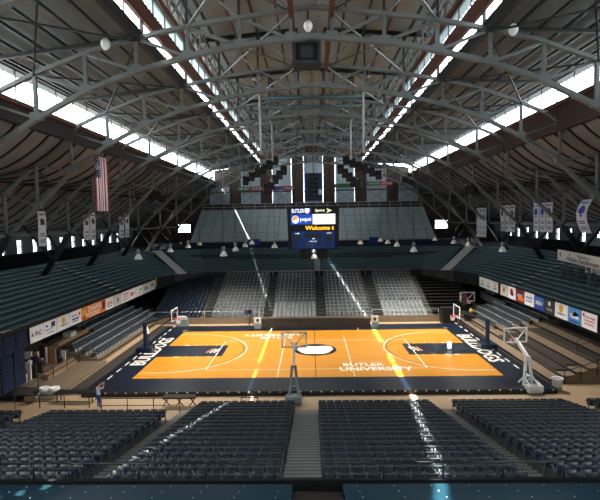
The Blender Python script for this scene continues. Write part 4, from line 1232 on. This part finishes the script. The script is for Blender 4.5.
# clutter stored under the left stand
cl = [('cardboard_box','cardboard','brown box'),('storage_crate','mat_dark','dark crate'),('white_panel','white','white board'),('storage_crate','rust_steel','brown crate'),('storage_crate','navy_blue','blue crate'),('cardboard_box','off_white','pale box')]
rr = random.Random(3); n = 0
where = ['by the navy curtains','under the first advert board','behind the tan platform','behind the low stage','toward the left bleacher','behind the railing']
for k in range(30):
    nm, m, ds = cl[k % 6]
    y = -9.0 + 0.21*k; x = -22.0 - rr.random()*1.9
    w = 0.25+rr.random()*0.35; h = 0.35 + rr.random()*1.1
    zf = 0.1 if y < -3.3 else -0.12
    if y > -3.2: zf = 0.1; y = -3.15
    d = 0.18
    b = MB()
    if nm == 'white_panel': b.box(x-0.05,x+0.05,y-d/2,y+d/2,zf,zf+h).box(x-0.07,x+0.07,y-d/2,y+d/2,zf+h,zf+h+0.05)
    else:
        b.box(x-w/2,x+w/2,y-d/2,y+d/2,zf,zf+h); b.box(x-w/2-0.02,x+w/2+0.02,y-d/2-0.015,y+d/2+0.015,zf+h,zf+h+0.06)
    tag(obj(nm, b, m), '%s stored under the left stand, %s in line from the navy curtains' % (ds, nth(k)), 'storage', 'stored things under the left stand')
# right under-stand: teal door panels, blue drapes, clutter
for k, (y, w, m, lb) in enumerate(((11.6,1.3,'teal_wall','tall teal panel under the right stand near the curved grey barrier'),)):
    tag(obj('door_panel', MB().box(23.9,24.0,y-w/2,y+w/2,2.0,4.4).box(23.86,23.9,y-w/2+0.15,y+w/2-0.15,2.2,4.2), m), lb, 'panel')
mb = MB().grid(lambda u, v: V((22.5 - 0.5*math.sin(u*PI*0.5), 20.3-9.6*u, 1.25+1.0*v)), 10, 1, 0, (0.08,0,0))
tag(obj('barrier', mb, 'charcoal'), 'grey barrier panel at far right corner behind the hoops', 'barrier')
for k in range(2):
    mb = MB().grid(lambda u, v: V((21.3+0.04*math.sin(u*25), 12.2+1.6*k+1.3*u, 2.9+1.6*v)), 16, 2, 0, (0.02,0,0))
    tag(obj('drape', mb, 'navy_cloth'), 'navy drape under the right stand edge, %s one' % ('nearer' if k == 0 else 'farther'), 'curtain')
for k in range(14):
    nm, m, ds = cl[(k*5+1) % 6]
    y = 13.5 - 1.3*k; x = 26.9 ; h = 0.5 + rr.random()*0.9; zf = 0.02
    zz = FZ
    b = MB().box(x-0.35,x+0.35,y-0.4,y+0.4,FZ+0.01,2.2+h).box(x-0.38,x+0.38,y-0.42,y+0.42,2.2+h,2.27+h)
    tag(obj('storage_locker', b, m), 'tall %s behind the right bleacher, %s from the far end' % (ds.replace('crate','locker').replace('box','locker').replace('board','locker'), nth(k)), 'locker', 'lockers behind the right bleacher')

# ================================================================== PORTABLE HOOPS
def portable(x, y, yaw, label, mats_, board_z=3.0, reach=1.9):
    """local: base at origin, arm reaching along +Y"""
    t = thing('portable_hoop', label, 'basketball hoop', (x, y, FZ)); t.rotation_euler.z = yaw
    pl, br, bm = mats_
    obj('base', MB().box(-0.5,0.5,-0.95,0.95,0.1,0.2).box(-0.55,0.55,-1.0,-0.45,0.2,0.62), br, t, local=True)
    for sx in (-0.45,0.45):
        for sy in (-0.8, 0.75): obj('wheel', MB().tube((sx-0.05,sy,0.09),(sx+0.05,sy,0.09),0.09,10), 'black', t, local=True)
    for sx in (-0.32, 0.32):
        obj('post', MB().bar((sx,0.0,0.2),(sx*0.35,0.1,2.45),0.17,0.15), pl, t, local=True)
        obj('brace', MB().bar((sx,0.85,0.2),(sx*0.9,0.02,1.0),0.09,0.09).bar((sx,-0.7,0.6),(sx*0.9,0.02,1.0),0.09,0.09), pl, t, local=True)
    obj('cross_bar', MB().bar((-0.28,0.05,1.0),(0.28,0.05,1.0),0.08,0.08).bar((-0.14,0.1,2.4),(0.14,0.1,2.4),0.12,0.14), pl, t, local=True)
    obj('arm', MB().bar((0,0.05,2.4),(0,reach-0.1,board_z+0.3),0.16,0.16).bar((0,0.1,2.15),(0,reach-0.1,board_z+0.1),0.07,0.07), bm, t, local=True)
    bd = MB()
    zb, zt = board_z, board_z+1.07; yb = reach
    for z in (zb, zt): bd.box(-0.9,0.9,yb-0.03,yb+0.03,z-0.05,z+0.05)
    for xx in (-0.88,0.88): bd.box(xx-0.05,xx+0.05,yb-0.03,yb+0.03,zb,zt)
    bd.bar((0,yb-0.1,zb+0.1),(-0.85,yb-0.05,zt),0.06,0.06).bar((0,yb-0.1,zb+0.1),(0.85,yb-0.05,zt),0.06,0.06)
    f = obj('backboard_frame', bd, bm, t, local=True)
    obj('glass', MB().box(-0.86,0.86,yb-0.01,yb+0.01,zb,zt), 'board_glass', f, local=True)
    rm = MB(); pts = [V((0.23*math.cos(a*PI/8), yb+0.4+0.23*math.sin(a*PI/8), zb+0.15)) for a in range(17)]
    rm.tpath(pts, 0.025, 6); rm.box(-0.1,0.1,yb,yb+0.18,zb+0.08,zb+0.2); obj('rim', rm, 'rim_orange', t, local=True)
    nb = MB()
    for a in range(10):
        a0 = a*PI/5
        nb.bar((0.23*math.cos(a0), yb+0.4+0.23*math.sin(a0), zb+0.13),(0.13*math.cos(a0+0.3), yb+0.4+0.13*math.sin(a0+0.3), zb-0.28),0.02,0.02)
    obj('net', nb, 'white', t, local=True)
    return t
portable(-1.55, -11.4, 0, 'portable practice hoop seen from behind at the near sideline', ('grey_panel','grey_panel','off_white'), 3.25, 1.9)
portable(15.2, -9.75, math.radians(7), 'white portable hoop on the near right corner of court', ('white','off_white','white'), 3.05, 1.7)
portable(18.6, 16.2, PI + 0.1, 'portable hoop facing the viewer at far right corner', ('black','black','off_white'), 2.2, 2.0)
# dark training gear by the far right corner
t = thing('ball_rack', 'dark ball rack with a yellow ball at far right corner', 'rack', (18.3, 11.4, FZ))
obj('frame', MB().box(17.6,19.0,11.2,11.3,FZ,0.9).box(17.6,19.0,11.5,11.6,FZ,0.9).box(17.4,19.2,11.2,11.6,0.9,0.97), 'black', t)
obj('ball', MB().lathe([(0,-0.24),(0.14,-0.2),(0.24,0),(0.14,0.2),(0,0.24)], (18.3,11.4,1.22), 12), 'yellow', t)
tag(obj('equipment_case', MB().box(15.0,16.6,11.2,12.4,FZ+0.01,1.5).box(14.95,16.65,11.15,12.45,1.5,1.58), 'black'), 'large black equipment case below the far right hoop', 'case')
tag(obj('equipment_case', MB().box(20.9,21.9,14.1,15.0,FZ+0.01,1.2).box(20.85,21.95,14.05,15.05,1.2,1.27), 'charcoal'), 'dark grey equipment case at the far right corner', 'case')
t = thing('pennant_sign', 'dark upright sign with red top beside the far right hoop', 'sign', (18.0, 13.0, FZ))
obj('post', MB().box(17.95,18.05,12.95,13.05,FZ,2.0), 'black', t); obj('panel', MB().box(17.7,18.3,12.93,12.97,1.6,2.9), 'charcoal', t); obj('top_strip', MB().box(17.7,18.3,12.92,12.98,2.6,2.85), 'sign_red', t)
t = thing('traffic_cone', 'white cone shade on dark stand beside the left hoop', 'cone', (-16.35, 1.7, 0))
obj('stand', MB().tube((-16.35,1.7,0.0),(-16.35,1.7,1.3),0.1), 'navy_cloth', t); obj('cone', MB().lathe([(0.22,1.3),(0.2,1.34),(0.06,1.95),(0,1.97)], (-16.35,1.7,0), 14), 'white', t)
t = thing('shot_clock', 'glowing white lamp box standing on the right painted lane', 'lamp', (12.35, -0.35, 0.01))
obj('case', MB().box(12.15,12.55,-0.4,-0.2,0.03,0.75), 'off_white', t); obj('foot', MB().box(12.1,12.6,-0.45,-0.1,0.01,0.04), 'charcoal', t); obj('face', MB().box(12.18,12.52,-0.41,-0.4,0.1,0.7), 'screen_white', t)
t = thing('equipment_cart', 'dark stand with white top near the far left corner', 'stand', (-15.6, 11.6, FZ))
obj('base', MB().box(-16.4,-15.0,11.2,12.0,FZ+0.01,0.6), 'grey_panel', t); obj('top', MB().box(-16.2,-15.2,11.3,11.9,0.6,0.9), 'off_white', t)
t.name = 'equipment_cart'

# ================================================================== BANNERS, FLAG
def hbanner(s, y0, y1, zb, zt, label, style, bend=0.0):
    X = s*24.4
    f = lambda u, v: V((X + s*0.03*math.sin(v*7) - s*bend*math.sin(v*PI), y0+(y1-y0)*u, zb+(zt-zb)*v))
    o = tag(obj('hanging_banner', MB().grid(f, 4, 8, 0, (s*0.02,0,0)), 'banner_cloth'), label, 'banner', 'white title banners on the side arches')
    rd = Y3 if s < 0 else -Y3; yc = (y0+y1)/2; W = abs(y1-y0); H = zt-zb; pb = {}
    def P(a, b): 
        v = b/1.0 + 0.5
        return V((X + s*0.03*math.sin(v*7) - s*bend*math.sin(v*PI) - s*0.03, yc, (zb+zt)/2 + b*H)) + rd*a*W
    mb = MB(); mm = ('royal', 'charcoal', 'grey_panel')[style]
    if style == 0: mb.poly([P(a,b) for a, b in ((-0.3,0.12),(0,0.06),(0.3,0.12),(0.32,0.22),(0.15,0.3),(0,0.34),(-0.15,0.3),(-0.32,0.22))]); mb.poly([P(a,b) for a,b in ((-0.15,0.04),(0,-0.04),(0.15,0.04),(0,0.07))])
    else: mb.poly([P(a,b) for a, b in ((-0.25,0.1),(0.2,0.1),(0.3,0.2),(0.05,0.3),(-0.3,0.26))])
    mb.poly([P(a,b) for a, b in ((-0.35,0.38),(0.35,0.38),(0.35,0.42),(-0.35,0.42))])
    for b in (-0.16,-0.22,-0.34,-0.4): mb.poly([P(a,c) for a, c in ((-0.3,b),(0.3,b),(0.3,b+0.03),(-0.3,b+0.03))])
    obj('printing', mb, mm, o)
    obj('rod', MB().tube((X, min(y0,y1)-0.1, zt+0.03), (X, max(y0,y1)+0.1, zt+0.03), 0.03, 6).tube((X,yc,zt),(X,yc,ev(TOP,24.4)),0.015,5), 'steel_dark', o)
hbanner(-1,-2.0,-0.75,10.15,13.3,'lone white banner with dark emblem hanging at far left',1)
hbanner(-1,6.3,7.6,10.35,13.0,'white banner in the left pair below the flag, nearer one',1)
hbanner(-1,7.8,9.1,10.25,13.3,'white banner in the left pair below the flag, farther one',1)
hbanner(-1,15.6,17.0,10.2,12.9,'white banner in the second left pair beyond the flag, nearer one',1)
hbanner(-1,17.4,18.8,10.2,13.3,'white banner in the second left pair beyond the flag, farther one',1)
for k, (y, nm) in enumerate(((27.2,'left'),(25.9,'middle'),(24.6,'right'))): hbanner(1,y,y-1.2,9.2,13.4,'greyish banner in the farthest right trio, %s one' % nm,2)
for k, (y, nm) in enumerate(((18.4,'left'),(16.9,'middle'),(15.4,'right'))): hbanner(1,y,y-1.25,10.2,13.5,'white banner with dark emblem in the middle right trio, %s one' % nm,1)
for k, (y, nm) in enumerate(((9.4,'left'),(8.0,'middle'),(6.6,'right'))): hbanner(1,y,y-1.25,10.4,13.5,'white banner with blue emblem in the near right trio, %s one' % nm,0)
hbanner(1,0.2,-1.4,10.5,13.5,'single curling white banner with blue emblem at right edge',0,0.5)

t = thing('national_flag', 'large stars and stripes flag hanging on the left side', 'flag', (-17.0,-5.4,13.1))
fw, fh = 2.05, 4.35; fx, fy0, fzt = -17.0, -6.45, 17.45
wv = lambda y: 0.08*math.sin(y*4.0)
sb_ = {0: MB(), 1: MB()}
for i in range(13):
    a = fy0 + fw*i/13; b = fy0 + fw*(i+1)/13
    zt = fzt
    sb_[i % 2].grid(lambda u, v: V((fx + wv(a+(b-a)*u), a+(b-a)*u, fzt - fh + fh*v)), 2, 2, 0, (-0.015,0,0))
obj('red_stripes', sb_[0], 'red', t); obj('white_stripes', sb_[1], 'white', t)
cm = MB(); cw, chh = fw*7/13, fh*0.4
cm.grid(lambda u, v: V((fx + 0.012 + wv(fy0+cw*u), fy0+cw*u, fzt - chh + chh*v)), 8, 2, 0, (-0.006,0,0))
ca = obj('canton', cm, 'navy', t)
sm_ = MB()
for i in range(9):
    for j in range(6 if i % 2 == 0 else 5):
        yy = fy0 + cw*(j+0.5+(0 if i % 2 == 0 else 0.5))/6; z = fzt - chh*(i+0.5)/9
        pts = []
        for q in range(10):
            r = 0.07 if q % 2 == 0 else 0.03; a = PI/2 + q*PI/5
            pts.append(V((fx+0.018+wv(yy), yy + r*math.cos(a), z + r*math.sin(a))))
        sm_.poly(pts)
obj('stars', sm_, 'white', ca)
obj('pole', MB().tube((fx,fy0-0.1,fzt+0.03),(fx,fy0+fw+0.1,fzt+0.03),0.035,6).tube((fx,-5.3,fzt),(fx,-5.3,18.2),0.02,5), 'steel_dark', t)

# ================================================================== RIGHT UPPER BOX AND SIGNS
A = V((25.2, 5.6, 7.6)); B = V((23.0, -6.6, 7.6)); d = (B-A).normalized(); Ls = (B-A).length; nrm = V((d.y, -d.x, 0))
if nrm.x > 0: nrm = -nrm
t = thing('welcome_sign', 'long white welcome sign on posts above the right stand', 'sign', A)
mb = MB(); mb.extrude([A, B, B + V((0,0,1.05)), A + V((0,0,1.05))], nrm*0.08); obj('board', mb, 'off_white', t)
Cc = (A+B)/2 + nrm*0.1
def onsign(u, z): return A + d*Ls*u + V((0,0,z)) + nrm*0.1
tm = MB(); text(tm, 'Welcome to', onsign(0.55, 0.76), d, Z3, 3.0, 0.3); text(tm, 'Hinkle Fieldhouse', onsign(0.52, 0.34), d, Z3, 7.4, 0.42); obj('lettering', tm, 'charcoal', t)
tm = MB()
disc(tm, onsign(0.07, 0.6), d, Z3, 0.2, 0.25); disc(tm, onsign(0.28, 0.75), d, Z3, 0.12, 0.18); disc(tm, onsign(0.84, 0.72), d, Z3, 0.12, 0.18); obj('emblem', tm, 'charcoal', t)
for u in (0.13, 0.38, 0.62, 0.86):
    p = A + d*Ls*u - nrm*0.1; zt = TZ + RISE*int((p.x-21.2)/RUN)
    obj('post', MB().box(p.x-0.06,p.x+0.06,p.y-0.06,p.y+0.06,zt,8.6), 'teal_pipe', t)
A2 = V((25.9, 1.9, 6.75)); B2 = V((25.0, -3.6, 6.75)); d2 = (B2-A2).normalized(); n2 = V((d2.y,-d2.x,0)); n2 = -n2 if n2.x > 0 else n2
t = thing('lettered_board', 'white lettered board below the welcome sign on right stand', 'sign', A2); t.name = 'lettered_board'
mb = MB(); mb.extrude([A2, B2, B2+V((0,0,0.65)), A2+V((0,0,0.65))], n2*0.06); obj('board', mb, 'off_white', t)
tm = MB(); text(tm, 'BUTLER', (A2+B2)/2 + n2*0.07 + V((0,0,0.33)) + d2*0.5, d2, Z3, 3.4, 0.42); disc(tm, A2 + d2*0.5 + n2*0.07 + V((0,0,0.33)), d2, Z3, 0.25, 0.25); obj('lettering', tm, 'charcoal', t)
for u in (0.2, 0.8):
    p = A2.lerp(B2, u) - n2*0.1; obj('post', MB().box(p.x-0.05,p.x+0.05,p.y-0.05,p.y+0.05,TZ+RISE*int((p.x-21.2)/RUN),7.35), 'teal_pipe', t)
mb = MB().extrude([V((28.2,6.2,9.0)),V((28.2,-3.0,9.0)),V((28.2,-3.0,9.85)),V((28.2,6.2,9.85))],(0.15,0,0)).box(28.22,28.32,3.0,3.1,6.3,9.0).box(28.22,28.32,-1.0,-0.9,6.3,9.0)
tag(obj('blank_panel', mb, 'grey_panel'), 'blank pale panel high above the welcome sign at right edge', 'panel')
k = 0
for i in range(4):
    for j in range(2):
        x = 24.35 - 0.1*j*0 + 0.76*j; y = 3.4 - 1.9*i; z = TZ + RISE*int((x-21.2)/RUN)
        t = thing('press_chair', 'dark press chair below the welcome sign, %s along, %s row' % (nth(i), 'front' if j == 0 else 'rear'), 'chair', (x, y, z), 'dark press chairs')
        obj('seat', MB().box(x-0.2,x+0.14,y-0.25,y+0.25,z+0.5,z+0.56), 'black', t); obj('backrest', MB().box(x+0.12,x+0.18,y-0.25,y+0.25,z+0.7,z+1.05), 'black', t)
        obj('frame', MB().box(x-0.02,x+0.02,y-0.03,y+0.03,z,z+0.5).box(x+0.13,x+0.17,y-0.03,y+0.03,z+0.5,z+0.75), 'charcoal', t)

# ================================================================== PERSON
def person(loc, yaw):
    t_ = None
    J = {'pelvis':(0,0,0.93,0.135),'waist':(0,0,1.08,0.125),'chest':(0,0.01,1.28,0.15),'neckb':(0,0,1.42,0.085),'neck':(0,0.015,1.48,0.052),'headl':(0,0.02,1.56,0.075),'headm':(0,0.025,1.64,0.085),'headt':(0,0.02,1.72,0.06)}
    E = [('pelvis','waist'),('waist','chest'),('chest','neckb'),('neckb','neck'),('neck','headl'),('headl','headm'),('headm','headt')]
    for s, n in ((-1,'l'),(1,'r')):
        J.update({'sh'+n:(s*0.18,0,1.38,0.065),'el'+n:(s*0.27,0.2,1.36,0.045),'wr'+n:(s*0.1,0.38,1.58,0.03),'pa'+n:(s*0.075,0.41,1.64,0.032),
                  'hip'+n:(s*0.095,0,0.86,0.095),'kn'+n:(s*0.11,0.02,0.49,0.062),'an'+n:(s*0.12,-0.01,0.1,0.042),'to'+n:(s*0.14,0.15,0.04,0.035)})
        E += [('chest','sh'+n),('sh'+n,'el'+n),('el'+n,'wr'+n),('wr'+n,'pa'+n),('pelvis','hip'+n),('hip'+n,'kn'+n),('kn'+n,'an'+n),('an'+n,'to'+n)]
        for f in range(4):
            J['f%d%s' % (f,n)] = (s*0.06, 0.44, 1.655+0.018*f, 0.009); J['g%d%s' % (f,n)] = (s*(0.025), 0.455, 1.655+0.018*f, 0.008)
            E += [('pa'+n,'f%d%s'%(f,n)),('f%d%s'%(f,n),'g%d%s'%(f,n))]
        J['th'+n] = (s*0.05,0.40,1.62,0.01); E.append(('pa'+n,'th'+n))
    names = list(J); me = bpy.data.meshes.new('person')
    me.from_pydata([J[k][:3] for k in names], [(names.index(a), names.index(b)) for a, b in E], [])
    ob = bpy.data.objects.new('person', me); C.objects.link(ob)
    sk = ob.modifiers.new('skin','SKIN')
    for i, k in enumerate(names):
        sv = me.skin_vertices[0].data[i]; sv.radius = (J[k][3], J[k][3]*0.85 if k in ('chest','waist','pelvis') else J[k][3]); sv.use_root = (i == 0)
    ss_ = ob.modifiers.new('sub','SUBSURF'); ss_.levels = 2; ss_.render_levels = 2
    bpy.context.view_layer.update()
    m2 = bpy.data.meshes.new_from_object(ob.evaluated_get(bpy.context.evaluated_depsgraph_get()))
    bpy.data.objects.remove(ob)
    for k in ('skin','shirt','jeans','shoe'): m2.materials.append(M[k])
    for p in m2.polygons:
        c = p.center; p.use_smooth = True
        if c.z < 0.09: p.material_index = 3
        elif c.z < 0.95: p.material_index = 2
        elif c.z < 1.44 and not (c.y > 0.2 and c.z > 1.42) and not (abs(c.x) < 0.1 and c.z > 1.425): p.material_index = 1
        else: p.material_index = 0
    o = bpy.data.objects.new('person', m2); C.objects.link(o); o.location = loc; o.rotation_euler.z = yaw; o['_o'] = [0,0,0]
    tag(o, 'person in pale shirt and blue jeans raising a camera toward the court', 'person')
    hm = MB().grid(lambda u, v: V((0.098*math.cos(2*PI*u)*math.cos(v*1.5), 0.01-0.02*(1-v)+0.105*math.sin(2*PI*u)*math.cos(v*1.5), 1.655+0.11*math.sin(v*1.5) - (0.06 if math.sin(2*PI*u) < 0 else 0)*(1-v))), 16, 5)
    obj('hair', hm, 'hair', o, local=True)
    fm = MB()
    for s in (-1,1): fm.lathe([(0,-0.012),(0.011,0),(0,0.012)], (s*0.032,0.105,1.65), 8)
    obj('eyes', fm, 'black', o, local=True)
    fm = MB().bar((0,0.1,1.655),(0,0.125,1.615),0.022,0.02); obj('nose', fm, 'skin', o, local=True)
    fm = MB().bar((-0.022,0.1,1.585),(0.022,0.1,1.585),0.01,0.01); obj('mouth', fm, 'sign_red', o, local=True)
    for s in (-1,1): obj('ear', MB().lathe([(0,-0.03),(0.014,-0.01),(0.014,0.01),(0,0.03)], (s*0.088,0.02,1.645), 8), 'skin', o, local=True)
    c = obj('camera', MB().box(-0.055,0.055,0.42,0.46,1.65,1.72).tube((0,0.46,1.685),(0,0.5,1.685),0.025,10), 'black', o, local=True)
    w = Matrix.Translation(V(loc)) @ Matrix.Rotation(yaw, 4, 'Z')
    c.parent = None; c.matrix_world = w
    tag(c, 'small black camera held up by the person at left', 'camera')
person((-14.75, -12.4, FZ), math.radians(-35))

# ================================================================== LIGHT
w = bpy.data.worlds.new('World'); SC.world = w; w.use_nodes = True
bg = w.node_tree.nodes['Background']; bg.inputs[0].default_value = (0.86, 0.94, 1.0, 1); bg.inputs[1].default_value = 11.5
su = bpy.data.lights.new('sun', 'SUN'); su.energy = 50; su.angle = math.radians(0.5); su.color = (1, 0.95, 0.85)
so = bpy.data.objects.new('sun', su); C.objects.link(so)
dirv = V((0.70, 0.04, -1)).normalized()
so.rotation_euler = dirv.to_track_quat('-Z', 'Y').to_euler(); so.location = (-40, 0, 60)
# sky portals at the glazed openings
def portal(c, sx, sy, rot):
    l = bpy.data.lights.new('sky_portal', 'AREA'); l.shape = 'RECTANGLE'; l.size = sx; l.size_y = sy; l.cycles.is_portal = True
    o = bpy.data.objects.new('sky_portal', l); C.objects.link(o); o.location = c; o.rotation_euler = rot
for s in (-1, 1):
    ry = PI/2 * s        # light's -Z axis points inward
    portal((s*(IWX+0.15), (YN+YF)/2, (IWB+IWT)/2), IWT-IWB, YF-YN, (0, ry, 0))
    portal((s*(OWX+0.15), (YN+YF)/2, (sill(s)+OT(s))/2), OT(s)-sill(s), YF-YN, (0, ry, 0))
    portal((s*36.5, 10, 9.65), 2.7, 80, (0, ry, 0))

# ================================================================== CAMERA
p = (-.2009,-42.983,12.132,-.024324,-.064626,-.01707,467.55)
yaw, pit, rol, f = p[3:]
fw_ = V((math.sin(yaw)*math.cos(pit), math.cos(yaw)*math.cos(pit), math.sin(pit)))
r_ = V((math.cos(yaw), -math.sin(yaw), 0)); u_ = r_.cross(fw_)
c_, s_ = math.cos(rol), math.sin(rol)
R2 = r_*c_ + u_*s_; U2 = -r_*s_ + u_*c_
cam = bpy.data.cameras.new('Camera'); cam.sensor_width = 36; cam.sensor_fit = 'HORIZONTAL'; cam.lens = 36*f/600; cam.clip_end = 500
co = bpy.data.objects.new('Camera', cam); C.objects.link(co)
co.matrix_world = Matrix(((R2.x,U2.x,-fw_.x,p[0]),(R2.y,U2.y,-fw_.y,p[1]),(R2.z,U2.z,-fw_.z,p[2]),(0,0,0,1)))
SC.camera = co
SC.render.filter_size = 1.15
vs = SC.view_settings
vs.view_transform = 'Standard'; vs.look = 'None'; vs.gamma = 1; vs.use_curve_mapping = False; vs.exposure = 0.0
cy = SC.cycles
cy.use_denoising = True; cy.denoiser = 'OPENIMAGEDENOISE'
cy.max_bounces = 6; cy.diffuse_bounces = 3; cy.glossy_bounces = 3; cy.transparent_max_bounces = 12
cy.sample_clamp_indirect = 8
for o in C.objects:
    if '_o' in o: del o['_o']
